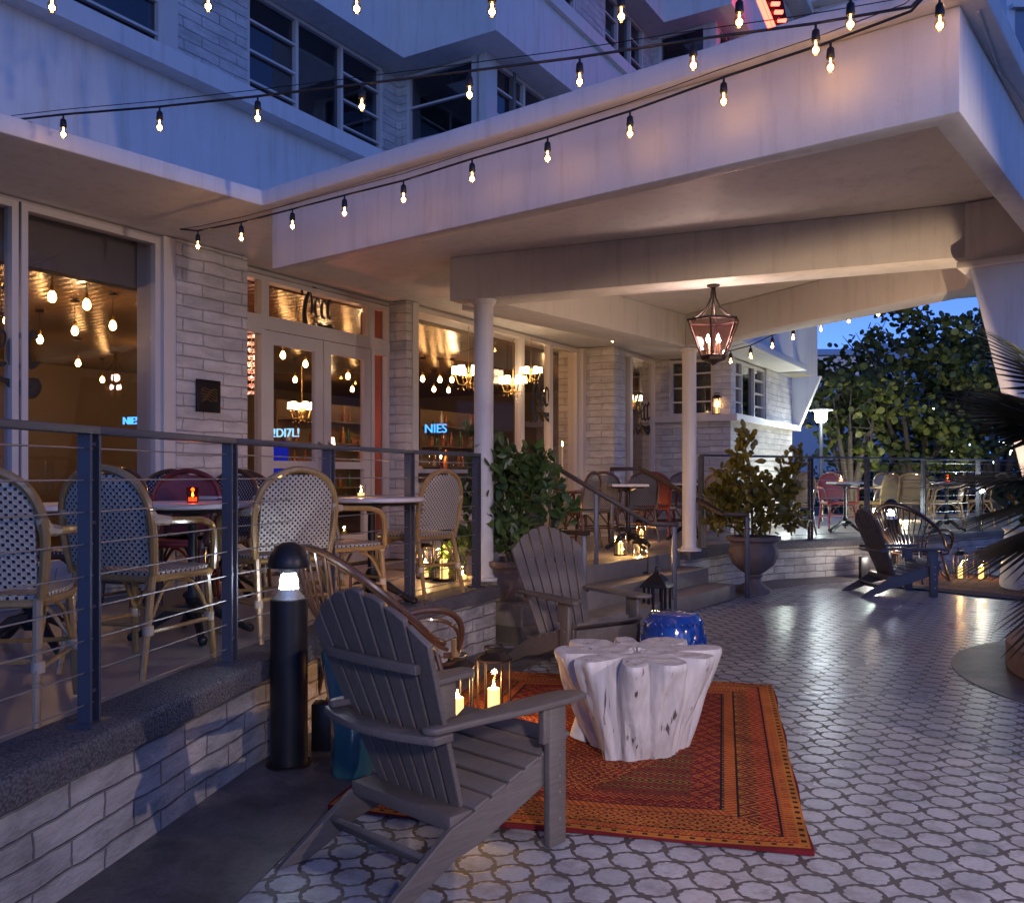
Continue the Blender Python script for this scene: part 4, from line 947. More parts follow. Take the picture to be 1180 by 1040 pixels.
tumbler(D(1092, 14.3, DECK+.78), 'orange_glass', 'lit candle glass on the table at the right of the far terrace', 1.3)
tumbler(D(533, 7.55, DECK+.001), 'lantern_glass', 'wide low votive glowing on the terrace floor beside the big lanterns', 1.5)
tumbler(D(655, 9.6, DECK+.001), 'lantern_glass', 'large clear hurricane glass at the top of the steps behind the lounge chair', 2.2)

# ================================================================== lanterns
def lantern(label, h=.34, rad=.095, n=6, lit=True, mat='rust_black', candle=(.035, .17), frame='white_trim'):
    r = root('lantern', label, 'lantern')
    def ngon(rr, z, off=0): return [Vector((rr*math.cos(math.tau*i/n+off), rr*math.sin(math.tau*i/n+off), z)) for i in range(n)]
    mb = MB(); mb.lathe([(rad, 0.0), (rad, .014), (rad*.9, .016)], n=n); mb.build('base', mat, r)
    mb = MB(); b, t_ = ngon(rad*.94, .014), ngon(rad*.94, h)
    for p_, q in zip(b, t_): mb.tube([p_, q], .0055, 6)
    mb.tube(b, .005, 5, True); mb.tube(t_, .006, 5, True); mb.build('frame', mat, r)
    mb = MB(); b, t_ = ngon(rad*.90, .016), ngon(rad*.90, h-.002)
    for i in range(n): mb.quad([b[i], b[(i+1) % n], t_[(i+1) % n], t_[i]])
    mb.build('pane', 'lantern_glass', r)
    mb = MB(); mb.lathe([(rad*1.06, h), (rad*1.06, h+.012), (rad*.55, h+.045), (rad*.5, h+.05)], n=n); mb.tube([(rad*.5, 0, h+.05), (rad*.55, 0, h+.075), (0, 0, h+.085), (-rad*.55, 0, h+.075), (-rad*.5, 0, h+.05)], .006, 6)
    mb.tube([(rad*.5*math.cos(k/12*math.tau), rad*.5*math.sin(k/12*math.tau), h+.078) for k in range(12)], .005, 5, True)
    mb.build('top', mat, r)
    if lit:
        mb = MB(); mb.lathe([(candle[0], .016), (candle[0], candle[1]-.004), (candle[0]*.85, candle[1]), (.006, candle[1]-.008)], n=18); mb.build('candle', 'wax_glow', r)
        mb = MB(); mb.lathe([(.0001, candle[1]), (.009, candle[1]+.012), (.0001, candle[1]+.045)], n=8); mb.build('flame', 'flame', r)
        light(r, (0, 0, candle[1]+.06), 3.0, (1, .55, .2), .02)
    return r
la = lantern('hexagonal black lantern with one pillar candle beside the lounge chair arm', .33, .10); la.location = G(569, 826)
def lan(q, lab, s=1, first=la): c = dup(first, q, .4, lab, None, None, s); return c
la['group'] = None; del la['group']
lan(G(527, 838), 'hexagonal lantern with a yellow candle half hidden behind the nearest lounge chair', 1.0)
lan(dk(512, 7.6), 'large glass lantern standing on the terrace floor beside the small votive', 1.05)
lan(dk(490, 7.75), 'smaller glass lantern behind the fourth railing post on the terrace', .8)
lan(D(715, 9.95, DECK), 'upper lit lantern at the top edge of the steps', .82)
lan(D(739, 12.0, DECK), 'lit lantern farther back between the two step lanterns', .82)
lan(D(738, 9.75, DECK-.17), 'lower lit lantern standing on the second step', .98)
lan(G(1107, 667), 'left lantern of the pair by the far rug', 1.0); lan(G(1131, 668), 'right lantern of the pair by the far rug, taller candle', 1.05)
ls = lantern('small lantern with a candle on the bay window sill', .26, .08, 4, candle=(.028, .12)); ls.location = FA(tB-.0, 4.45, EYE+.93)
# black house-shaped lantern
r = root('house_lantern', 'unlit black house-shaped lantern at the foot of the steps beside the blue stool', 'lantern', D(757, 8.6, 0), R(20))
mb = MB(); w_ = .10
mb.box((0, 0, .015), (.24, .24, .03)); mb.build('base', 'black_metal', r)
mb = MB()
for a in (-1, 0, 1):
    for b in (-1, 0, 1):
        if a or b: mb.box((a*.09, b*.09, .18), (.018, .018, .30))
mb.build('bars', 'black_metal', r)
mb = MB(); mb.lathe([(.185, .33), (.185, .345), (.10, .42), (.035, .46), (.03, .48)], n=4); mb.tube([(.0, .03, .48), (0, .025, .52), (0, -.025, .52), (0, -.03, .48)], .006, 6); mb.build('roof', 'black_metal', r)

# ================================================================== bollards
def bollard(label, q, e_):
    r = root('bollard_light', label, 'bollard', q)
    mb = MB(); mb.lathe([(.089, 0.006), (.089, .80), (.084, .805)], n=32); mb.build('shaft', 'black_metal', r)
    mb = MB(); mb.lathe([(.108, .004), (.108, .012), (.092, .016)], n=32)
    for k in range(4): mb.lathe([(.008, .012), (.008, .022)], (.098*math.cos(k*1.57+.6), .098*math.sin(k*1.57+.6), 0), 6)
    mb.build('base_plate', 'rust_black', r)
    mb = MB(); mb.lathe([(.080, .805), (.080, .96)], n=28); mb.build('lens', 'lantern_glass', r)
    mb = MB(); mb.lathe([(.075, .806), (.05, .84), (.036, .88), (.034, .92)], n=24); mb.build('reflector', 'screw', r)
    mb = MB(); mb.lathe([(.022, .82), (.046, .85), (.044, .89), (.028, .935)], n=14); mb.build('lamp', 'cool_lamp', r)
    mb = MB(); mb.lathe([(.045, .93), (.06, .955), (.098, .955), (.10, .965), (.092, 1.01), (.065, 1.055), (.03, 1.074), (.0001, 1.078)], n=32); mb.build('cap', 'black_metal', r)
    light(r, (.0, 0, .845), e_, (.75, .85, 1), .02)
bollard('black cylindrical bollard lamp with a domed cap at the near end of the low wall', G(333, 881), 1.2)
bollard('black bollard lamp shining behind the far lounge chair', (5.12, 12.15, 0), 26)
mb = MB(); mb.box((0, 0, .12), (.10, .10, .24)); o = mb.build('ground_spotlight', 'black_metal', None, bevel=.004); o.location = G(370, 866)+Vector((0, .05, 0)); tag(o, 'small black box light standing behind the near bollard', 'ground light')
mb = MB(); mb.box((0, 0, .15), (.12, .10, .30)); o = mb.build('ground_spotlight', 'black_metal', None, bevel=.004); o.location = G(996, 667); light(o, (.05, -.25, .32), 8, (1, .88, .75), .03); tag(o, 'small dark box light at the foot of the far low wall', 'ground light')

# ================================================================== rugs
def rug(label, c, ang, w_, l_, mat, edge_drop=0):
    mb = MB(); nx, ny = 30, 40; rr = random.Random(2)
    P = {}
    for i in range(nx+1):
        for j in range(ny+1):
            x, y = (i/nx-.5)*w_, (j/ny-.5)*l_; z = .014+.004*math.sin(x*6+y*3)+.003*math.sin(y*8-x*4)+.007*math.exp(-((x-w_/2)**2+(y+l_/2)**2)/.02)+.012*math.exp(-((x+w_/2)**2+(y+l_/2)**2)/.04)
            ex = .006*math.sin(y*8); P[i, j] = Vector((x+(ex if i in (0, nx) else 0), y+(.008*math.sin(x*5) if j in (0, ny) else 0), z))
    for i in range(nx):
        for j in range(ny):
            q = [P[i, j], P[i+1, j], P[i+1, j+1], P[i, j+1]]; mb.quad(q, [(v.x, v.y) for v in q], True)
    ed = [P[i, 0] for i in range(nx+1)]+[P[nx, j] for j in range(1, ny+1)]+[P[i, ny] for i in range(nx-1, -1, -1)]+[P[0, j] for j in range(ny-1, 0, -1)]
    for a, b in zip(ed, ed[1:]+ed[:1]): mb.quad([Vector((a.x, a.y, .001)), Vector((b.x, b.y, .001)), b, a], [(a.x, a.y)]*4)
    o = mb.build('rug', mat); o.location = (*c, .004); o.rotation_euler = (0, 0, ang); tag(o, label, 'rug'); return o
a_, b_, c_ = Vector((-.786, 3.74)), Vector((1.093, 3.31)), Vector((1.73, 5.92))
cen = (a_+c_)/2; rug('orange and maroon patterned rug under the bleached stump table', cen, R(-13.2), 1.93, 2.69, 'rug_gold')
rug('faded blue and rust rug under the far lounge chair', (6.1, 11.25), R(38), 2.3, 2.3, 'rug_blue')

# ================================================================== stump table
r = root('stump_table', 'whitewashed tree root stump table with a lobed top on the rug', 'table', (.635, 4.58, .016))
import math as mt
N_, H_ = 220, 44
lob = [(0.15, .30), (.95, .42), (1.65, .26), (2.35, .40), (3.15, .45), (3.9, .32), (4.55, .26), (5.1, .38), (5.75, .36)]
def outline(th, h):
    g = 0
    for a, w_ in lob:
        d_ = (th-a+math.pi) % math.tau-math.pi; g = max(g, math.exp(-(abs(d_)/(w_*.84))**4))
    base = .235+.028*math.sin(3*th+1)+.02*math.sin(5*th)
    top = .425*(1+.06*math.sin(2*th+.6)+.05*math.sin(3*th))
    e_ = h**1.05; R_ = base*(1-e_)+top*e_
    cut = (1-g)*(.05+.08*h+.40*h**4.5)
    return R_*(1-cut)+.004*math.sin(23*th+4*h)
mb = MB(); Ht = .495; hs = [0, .02]+[i/(H_-4) for i in range(1, H_-3)]
vs = []
for h in hs:
    for j in range(N_):
        th = math.tau*j/N_; z = h*Ht; rr_ = outline(th, h); rr_ += .028*noise.noise(Vector((3.2*math.cos(th), 3.2*math.sin(th), h*1.6)))+.010*noise.noise(Vector((9*math.cos(th), 9*math.sin(th), h*2.5)))+.005*noise.noise(Vector((24*math.cos(th), 24*math.sin(th), h*3)))
        if h > .93: rr_ -= (h-.93)**2*3.0; 
        mb.v.append(Vector((rr_*math.cos(th), rr_*math.sin(th), z)))
K = len(hs)
for k in range(K-1):
    for j in range(N_):
        j2 = (j+1) % N_; mb.f.append((k*N_+j, k*N_+j2, (k+1)*N_+j2, (k+1)*N_+j)); mb.uv.append([(0, 0)]*4); mb.sm.append(True)
# top: rings running to the centre with a hollow heart
prev = (K-1)*N_
for m_ in range(1, 13):
    f = 1-m_/12.0; i0 = len(mb.v)
    for j in range(N_):
        th = math.tau*j/N_; rr_ = (outline(th, 1)-.015)*f**.9; zz = Ht+.003*math.sin(7*th)*f
        if rr_ < .035: zz -= .05
        zz += .004*math.sin(rr_*50+2*math.sin(3*th)); mb.v.append(Vector((max(rr_, .0005)*math.cos(th), max(rr_, .0005)*math.sin(th), zz)))
    for j in range(N_):
        j2 = (j+1) % N_; mb.f.append((prev+j, prev+j2, i0+j2, i0+j)); mb.uv.append([(0, 0)]*4); mb.sm.append(True)
    prev = i0
mb.build('stump', 'bleached_root', r)
mb = MB(); mb.tube([(-.16, .10, .30), (-.24, .12, .14), (-.29, .10, .012)], [.07, .055, .05], 12); mb.build('side_root', 'bleached_root', r)

# ================================================================== garden stools, urns, shrubs
r = root('garden_stool', 'glossy cobalt blue ceramic drum stool behind the stump table', 'stool', (1.10, 6.12, 0))
mb = MB(); mb.lathe([(.13, 0), (.165, .03), (.20, .14), (.215, .25), (.205, .36), (.17, .45), (.15, .468), (.02, .475)], n=40); mb.build('drum', 'blue_glaze', r)
mb = MB()
for z, rr_ in ((.075, .186), (.405, .196)):
    for k in range(26): a = math.tau*k/26; mb.ball((rr_*math.cos(a), rr_*math.sin(a), z), .010, 6)
mb.build('studs', 'blue_glaze', r)
mb = MB()
for k in range(12):
    a = math.tau*k/12; pts = [(.215*math.cos(a+.12*math.cos(q)), .215*math.sin(a+.12*math.cos(q)), .24+.07*math.sin(q)) for q in [math.tau*i/12 for i in range(12)]]; mb.tube(pts, .006, 5, True)
mb.build('fretwork', 'blue_glaze', r)
r = root('garden_stool', 'teal waisted ceramic stool hidden behind the nearest lounge chair', 'stool', D(408, 4.22, 0))
mb = MB(); mb.lathe([(.10, 0), (.11, .02), (.10, .20), (.115, .32), (.145, .50), (.15, .57), (.13, .60), (.01, .605)], n=40, mod=lambda r_, z, th: r_*(1+.04*math.cos(8*th))); mb.build('body', 'teal_glaze', r)
def leafcloud(mb, c, n, spread, size, rr, fold=.25, up=.3, round_=False):
    for _ in range(n):
        while True:
            p_ = Vector((rr.uniform(-1, 1), rr.uniform(-1, 1), rr.uniform(-1, 1)))
            if p_.length < 1: break
        q = Vector(c)+Vector((p_.x*spread[0], p_.y*spread[1], p_.z*spread[2])); s_ = size*rr.uniform(.65, 1.2)
        d_ = Vector((rr.uniform(-1, 1), rr.uniform(-1, 1), rr.uniform(-.3, 1)*1+up)).normalized(); n_ = d_.orthogonal().normalized(); n_.rotate(Matrix.Rotation(rr.uniform(0, 6.28), 3, d_)); w_ = d_.cross(n_)
        L_ = s_; W2 = s_*(.46 if round_ else .30)
        if round_: pts = [(0, 0, 0), (.25, .8, 0), (.6, 1, .1), (.9, .6, .05), (1, 0, 0), (.9, -.6, .05), (.6, -1, .1), (.25, -.8, 0)]
        else: pts = [(0, 0, 0), (.3, .6, .08), (.65, 1, .12), (.92, .5, .05), (1, 0, 0), (.92, -.5, .05), (.65, -1, .12), (.3, -.6, .08)]
        V = [q+d_*(a*L_)+w_*(b*W2)+n_*(c2*L_*fold) for a, b, c2 in pts]; mid = q+d_*(L_*.5)
        mb.quad([V[0], V[1], V[2], V[3], V[4]], smooth=False); mb.quad([V[0], V[4], V[5], V[6], V[7]], smooth=False)
def urn(r):
    mb = MB(); fl = lambda r_, z, th: r_*(1+(.035*math.cos(16*th) if .26 < z < .50 else 0))
    mb.lathe([(.20, 0), (.20, .05), (.165, .07), (.10, .12), (.085, .17), (.11, .20), (.09, .22), (.15, .26), (.235, .34), (.28, .44), (.285, .52), (.26, .56), (.27, .60), (.315, .63), (.32, .67), (.27, .675), (.25, .60), (.001, .60)], n=64, mod=fl); mb.build('urn', 'cast_stone', r)
    mb = MB(); mb.lathe([(.25, .602), (.001, .63)], n=20); mb.build('soil', 'soil', r)
def shrub(label, q, mat, seed, clumps, lsize, stems):
    r = root('potted_shrub', label, 'potted plant', q); urn(r); rr = random.Random(seed)
    mb = MB()
    for c in stems:
        p0 = Vector((rr.uniform(-.05, .05), rr.uniform(-.05, .05), .6)); p1 = Vector(c); mid = (p0+p1)/2+Vector((rr.uniform(-.06, .06), rr.uniform(-.06, .06), 0)); mb.tube([p0, mid, p1], [.018, .012, .006], 7)
    mb.build('stem', 'bark', r); mb = MB()
    for c, n, sp in clumps: leafcloud(mb, c, int(n*.5), sp, lsize*1.05, rr); leafcloud(mb, c, int(n*.28), [k*1.22 for k in sp], lsize*.8, rr)
    o = mb.build('foliage', mat, r); return r
# dark shrub at the near end of the steps
cl = [((-.05, 0, 1.05), 330, (.36, .32, .30)), ((.0, 0, 1.35), 320, (.32, .3, .28)), ((-.22, 0, 1.55), 120, (.18, .2, .22)), ((.18, 0, 1.45), 150, (.2, .2, .2)), ((-.42, -.1, .80), 90, (.22, .15, .12)), ((.0, 0, .85), 140, (.34, .3, .15)), ((-.55, -.1, .62), 60, (.16, .12, .16)), ((-.36, 0, 1.75), 14, (.10, .1, .12)), ((.38, 0, 1.15), 90, (.16, .2, .2)), ((-.40, 0, 1.2), 70, (.14, .2, .2))]
shrub('dark green leathery shrub in a stone urn behind the middle lounge chair', D(594, 7.78, 0), 'leaf_green', 11, cl, .115, [(-.3, 0, 1.5), (0, 0, 1.4), (.2, 0, 1.35), (-.5, -.1, .75), (-.1, 0, 1.1), (-.36, 0, 1.8)])
cl = [((0, 0, .95), 420, (.50, .42, .25)), ((-.15, 0, 1.25), 330, (.34, .34, .26)), ((-.12, 0, 1.62), 90, (.13, .13, .26)), ((-.08, 0, 1.84), 26, (.05, .05, .12)), ((.42, 0, 1.35), 130, (.15, .15, .30)), ((.55, 0, 1.58), 34, (.07, .07, .16)), ((.25, 0, 1.15), 150, (.25, .25, .2)), ((-.42, 0, 1.05), 90, (.14, .2, .2)), ((.48, 0, .82), 70, (.2, .2, .15)), ((-.38, 0, .80), 60, (.18, .2, .12))]
shrub('yellow-green shrub in a tall fluted stone urn before the far low wall', D(868, 10.72, 0), 'leaf_gold', 12, cl, .125, [(-.1, 0, 1.8), (-.15, 0, 1.3), (.45, 0, 1.5), (.2, 0, 1.1), (-.35, 0, 1.0), (.1, 0, 1.0)])

# ================================================================== string lights
def string(label, pts, bulbs, off=(0, 0, 0), drop=.05, wire=True, e_=.0, bs=1.0):
    r = root('string_lights', label, 'string lights', pts[0])
    L = r.location
    cur = []
    for a, b in zip(pts, pts[1:]):
        for i in range(8): cur.append(a.lerp(b, i/8)-L)
    cur.append(pts[-1]-L); mb = MB(); mb.tube(cur, .006, 6)
    if wire:
        mb2 = MB(); nn_ = len(pts)-1; cu = [pts[i].lerp(pts[0].lerp(pts[-1], i/nn_), .10)+Vector((0, 0, .022 if 0 < i < nn_ else 0))-L for i in range(nn_+1)]; mb2.tube(cu, .0022, 5); mb2.build('support_wire', 'black_metal', r)
    mb.build('cable', 'black_metal', r)
    for q in bulbs:
        c = q-L; s = bs*.88
        mb = MB(); mb.tube([c, c+Vector((0, 0, -.03*s))], .006*s, 6); mb.lathe([(.008*s, -.025*s), (.017*s, -.035*s), (.020*s, -.075*s), (.0165*s, -.082*s)], c, 12); sk = mb.build('socket', 'black_metal', r)
        mb = MB(); mb.lathe([(.0001, -.145*s), (.014*s, -.141*s), (.023*s, -.124*s), (.022*s, -.108*s), (.013*s, -.090*s), (.011*s, -.082*s)], c, 14); bu = mb.build('bulb', 'bulb_glass', r); mb = MB(); mb.tube([c+Vector((0, 0, -.083*s)), c+Vector((0, 0, -.105*s))], .004*s, 6); mb.ball(c+Vector((0, 0, -.122*s)), .0145*s, 10); mb.build('filament', 'bulb_glow', bu)
    return r
EH = CN(-.78, 3.74, EYE+1.97)   # hook at the canopy corner
def on_line(a, b, x):
    k = (x-590)/F; fa, fb = a.x-k*a.y, b.x-k*b.y; q = fa/(fa-fb); return a.lerp(b, q)
def Y2z(p_, y): return Vector((p_.x, p_.y, EYE+(HY-y)*p_.y/F))
# lower string along the canopy fascia
a_, b_ = D(208, 6.3), EH
cab = [(208, 264), (228, 266), (278, 256), (337, 241), (397, 225), (465, 208), (544, 183), (631, 158), (726, 128), (834, 89), (957, 48), (1050, 13)]
def B(cab, a, b): return [Y2z(on_line(a, b, x), y) for x, y in cab]
P_ = B(cab, a_, Vector((b_.x, b_.y, 0))); string('lowest string of warm bulbs, hung along the canopy fascia from the brick pier', P_+[EH], P_[1:11])
# middle string from the left over the eyebrow
a_ = Vector((-590/F*5.1-.6, 5.25, 0))
cab = [(-60, 146), (0, 140), (73, 132), (184, 123), (297, 111), (417, 97), (541, 82), (668, 66), (799, 46), (940, 27), (1050, 8)]
P_ = B(cab, a_, Vector((b_.x, b_.y, 0))); string('middle string of warm bulbs crossing the blue facade from the left edge', P_+[EH], P_[2:10])
a_ = Vector((-2.6, 3.9, 0))
cab = [(-60, -10), (60, -20), (240, -22), (411, -20), (567, -17), (716, -12), (852, -6), (980, -4), (1083, -3)]
P_ = B(cab, a_, Vector((b_.x+.02, b_.y-.05, 0))); string('highest string of bulbs along the top edge of the picture', P_+[EH], P_[1:9]+[EH+Vector((.03, .02, 0))])
cab = [(776, 395), (793, 404), (842, 404), (865, 398), (890, 386), (914, 376), (946, 366), (978, 356), (1012, 348), (1060, 335)]
P_ = B(cab, D(770, 11.3), D(1060, 9.5)); string('short string of bulbs between the bay window and the far canopy beam', P_, P_[1:9], drop=0, bs=1.25)
P_ = B([(706, 381), (776, 395)], D(706, 12.0), D(776, 11.3)); string('two bulbs on a wire above the folding windows', P_, [P_[0]], bs=1.25, wire=False)

# ================================================================== hanging lantern of the canopy
q = Pz(822, 326, 7.0); zt = BB-.003
r = root('hanging_lantern', 'black bell-shaped hanging lantern with red tinted glass under the canopy beam', 'hanging lantern', (q.x, q.y, zt))
m7 = 7.0/F; topz = -(465-330)*0; z1 = -(371-330)*m7; z2 = -(412-330)*m7; z3 = -(420-330)*m7; ra, rb = 31*m7, 15*m7
mb = MB(); mb.lathe([(.05, 0), (.05, -.01), (.02, -.02)], n=16)
for k in range(6):
    a = math.tau*k/6+.2; c_, s_ = math.cos(a), math.sin(a); mb.tube([(.012*c_, .012*s_, -.01), (.02*c_, .02*s_, z1*.35), (.06*c_, .06*s_, z1*.65), (ra*.62*c_, ra*.62*s_, z1*.88), (ra*c_, ra*s_, z1)], .006, 6)
    mb.tube([(ra*c_, ra*s_, z1), (rb*c_, rb*s_, z2)], .007, 6)
mb.tube([(ra*math.cos(math.tau*k/6+.2), ra*math.sin(math.tau*k/6+.2), z1) for k in range(6)], .011, 6, True); mb.tube([(rb*math.cos(math.tau*k/6+.2), rb*math.sin(math.tau*k/6+.2), z2) for k in range(6)], .009, 6, True)
mb.lathe([(rb, z2), (rb*.9, z2-.03), (.03, z3), (.0001, z3-.02)], n=6); mb.build('frame', 'rust_black', r)
mb = MB()
for k in range(6):
    a, b = math.tau*k/6+.2, math.tau*(k+1)/6+.2; mb.quad([(rb*.97*math.cos(a), rb*.97*math.sin(a), z2), (rb*.97*math.cos(b), rb*.97*math.sin(b), z2), (ra*.97*math.cos(b), ra*.97*math.sin(b), z1), (ra*.97*math.cos(a), ra*.97*math.sin(a), z1)])
mb.build('pane', 'red_glass', r)
for k in range(4):
    a = math.tau*k/4+.5; x, y = .055*math.cos(a), .055*math.sin(a); mb = MB(); mb.lathe([(.012, z2+.01), (.012, z2+.10)], (x, y, 0), 10); mb.build('candle_tube', 'candle_wax', r); mb = MB(); mb.lathe([(.0001, z2+.10), (.016, z2+.125), (.0001, z2+.17)], (x, y, 0), 10); mb.build('bulb', 'lantern_lamp', r)
light(r, (0, 0, z1-.03), 3.5, (1, .70, .60), .05)

# ================================================================== wall plaque and window emblems
r = root('wall_plaque', 'small dark square plaque with gold lines on the painted brick pier', 'plaque', FA(TT(243, 5.8), 5.83, EYE+(HY-457)*7.3/F)); r.rotation_euler = (0, 0, R(59))
mb = MB(); mb.box((0, 0, 0), (.235, .02, .26)); mb.build('plate', 'plaque_metal', r, bevel=.003)
mb = MB()
for k in range(6):
    pts = [(-.08+.16*i/10, -.013, .045-.018*k+.008*math.sin(i*.9+k)+.012*(1-((i-5)/5)**2)) for i in range(11)]; mb.tube(pts, .0025, 5)
mb.build('gilt_lines', 'gold_leaf', r)
def emblem(label, q, s, rz=R(59)):
    r = root('window_emblem', label, 'sign', q); r.rotation_euler = (0, 0, rz)
    def st(pts, w, nm='stroke'):
        P = [Vector((x*s, 0, z*s)) for x, z in pts]; cur = [P[0]]; ws = [w[0]*s]
        for i in range(len(P)-1):
            p0, p1, p2, p3 = [P[max(0, min(len(P)-1, i+e_))] for e_ in (-1, 0, 1, 2)]
            for j in range(1, 6):
                f = j/5; cur.append(.5*((2*p1)+(-p0+p2)*f+(2*p0-5*p1+4*p2-p3)*f*f+(-p0+3*p1-3*p2+p3)*f**3)); ws.append((w[i]*(1-f)+w[i+1]*f)*s)
        m = MB(); m.tube(cur, ws, 8); 
        for v in m.v: v.y *= .15
        m.build(nm, 'logo_black', r)
    st([(-.42, .30), (-.46, .38), (-.48, .28)], [.02, .035, .01])
    st([(.10, .46), (-.10, .48), (-.26, .30), (-.36, .0), (-.36, -.30), (-.26, -.48), (-.12, -.44), (-.10, -.32)], [.02, .035, .05, .07, .085, .07, .045, .02])
    st([(-.16, .36), (-.12, .05), (-.16, -.12)], [.02, .05, .02])
    st([(-.02, .02), (.10, .10), (.10, .24), (.0, .22), (-.03, .02), (.03, -.14), (.14, -.12)], [.015, .02, .03, .03, .05, .04, .015])
    st([(.34, .18), (.26, .24), (.18, .08), (.22, -.14), (.34, -.12)], [.03, .025, .05, .045, .015])
    st([(.52, .22), (.46, .30), (.38, .12), (.42, -.12), (.56, -.06)], [.03, .025, .05, .05, .015])
    st([(-.10, -.20), (.08, -.32), (.30, -.36), (.50, -.34), (.46, -.46), (.30, -.46), (.12, -.36)], [.012, .03, .05, .075, .07, .04, .012])
def emb(x, y, p_, s, lab, dz=0):
    t_ = TT(x, p_); q = FA(t_, p_-.002); q.z = EYE+(HY-y)*q.y/F; emblem(lab, q, s)
emb(364, 357, PD-.02, .42, 'black script emblem painted on the glass above the entrance doors')
emb(623, 458, P1+.04, .62, 'large black script emblem on the tall windows behind the leafy shrub')
emb(739, 476, P3+.05, .62, 'black script emblem on the folding windows beyond the second brick pier')
emb(-6, 405, P1+.05, .55, 'black script emblem cut by the left edge of the picture')
# dining clutter just inside the sill
rr = random.Random(9)
for i, (x, kind) in enumerate(((484, 'bowl'), (498, 'glass'), (508, 'candle'), (514, 'bottle'), (522, 'glass'), (534, 'glass'))):
    q = FA(TT(x, P1+.32), P1+.32, SZ+.0); lab = {'bowl': 'folded white napkin on the sill table of the second window', 'glass': 'stemmed glass on the sill table, %s' % ('left of the candle' if x < 505 else 'right of the bottle' if x < 530 else 'nearest the white column'), 'candle': 'lit amber candle on the sill table of the second window', 'bottle': 'dark bottle on the sill table of the second window'}[kind]
    r = root({'bowl': 'napkin', 'glass': 'wine_glass', 'candle': 'candle', 'bottle': 'bottle'}[kind], lab, {'bowl': 'napkin', 'glass': 'glass', 'candle': 'candle', 'bottle': 'bottle'}[kind], q)
    mb = MB()
    if kind == 'bowl': mb.lathe([(.09, 0), (.07, .03), (.02, .07), (.0001, .09)], n=7); mb.build('cloth', 'porcelain', r)
    elif kind == 'glass': mb.lathe([(.035, 0), (.005, .006), (.005, .09), (.035, .12), (.04, .16), (.032, .22)], n=14); mb.build('bowl', 'lantern_glass', r)
    elif kind == 'bottle': mb.lathe([(.035, 0), (.035, .17), (.012, .22), (.012, .28)], n=14); mb.build('body', 'amber_bottle', r)
    else:
        mb.lathe([(.03, 0), (.035, .10), (.02, .16)], n=14); mb.build('shade', 'orange_glass', r); mb = MB(); mb.lathe([(.0001, .17), (.01, .19), (.0001, .24)], n=8); mb.build('flame', 'flame', r); light(r, (0, 0, .3), .8, (1, .5, .15), .02)
mb = MB(); fbox(mb, t2[0], t2[1]-.1, P1+.1, P1+.62, SZ-.04, SZ); o = mb.build('sill_table', 'dark_wood'); tag(o, 'long dark table just inside the second restaurant window', 'table')
# candlestick in the tall window
r = root('taper_candle', 'single tall taper candle burning low in the window left of the second brick pier', 'candle', Pz(648, 540, 12.0)); mb = MB(); mb.lathe([(.05, -.12), (.05, -.02), (.012, 0), (.012, .30)], n=12); mb.build('taper', 'candle_wax', r); mb = MB(); mb.lathe([(.0001, .30), (.012, .32), (.0001, .37)], n=8); mb.build('flame', 'flame', r)

# ================================================================== far side: trees, lamp, buildings, planter
def tree(label, q, h, crown, n, seed, lsize=.16):
    r = root('sea_grape_tree', label, 'tree', q); rr = random.Random(seed)
    mb = MB(); tips = []
    for k in range(7):
        a = math.tau*k/7+rr.uniform(-.3, .3); c = Vector((crown[0]*.6*math.cos(a), crown[1]*.6*math.sin(a), h*rr.uniform(.55, .85))); mb.tube([(rr.uniform(-.1, .1), rr.uniform(-.1, .1), 0), (c.x*.25, c.y*.25, h*.3), (c.x*.7, c.y*.7, h*.52), c], [.10, .07, .045, .015], 7); tips.append(c)
        for j in range(3): c2 = c+Vector((rr.uniform(-.8, .8), rr.uniform(-.8, .8), rr.uniform(-.2, .8))); mb.tube([c.lerp(Vector((c.x*.5, c.y*.5, h*.45)), .5), c, c2], [.03, .018, .006], 5); tips.append(c2)
    mb.build('trunk', 'tree_bark', r); mb = MB()
    for c in range(n):
        while True:
            p_ = Vector((rr.uniform(-1, 1), rr.uniform(-1, 1), rr.uniform(-1, 1)))
            if .3 < p_.length < 1: break
        cc = Vector((p_.x*crown[0], p_.y*crown[1], h*.62+p_.z*crown[2])); leafcloud(mb, cc, rr.randint(14, 34), (.38, .38, .26), lsize, rr, .15, 0, True)
    mb.build('crown', 'tree_leaf', r); return r
r = root('assumed_uplight', 'small garden uplight assumed beyond the terrace under the sea grape trees', 'spotlight', D(1040, 17.6, 0)); mb = MB(); mb.lathe([(.08, 0), (.08, .12), (.06, .14)], n=14); mb.build('housing', 'black_metal', r); light(r, (0, 0, .5), 260, (1, .9, .55), .1)  # assumed lamp, itself unseen, for the warm light on the leaves
tree('large sea grape tree with round yellow-green leaves beyond the far terrace', D(1052, 21, -.0), 5.2, (2.35, 1.6, 2.1), 190, 3)
tree('second darker sea grape tree close behind the leaning pylon', D(1150, 22, 0), 5.6, (2.0, 1.5, 2.2), 130, 4)
tree('slender sea grape branching out to the left above the street lamp', D(980, 19.5, 0), 4.3, (1.0, .8, 1.1), 34, 8, .17)
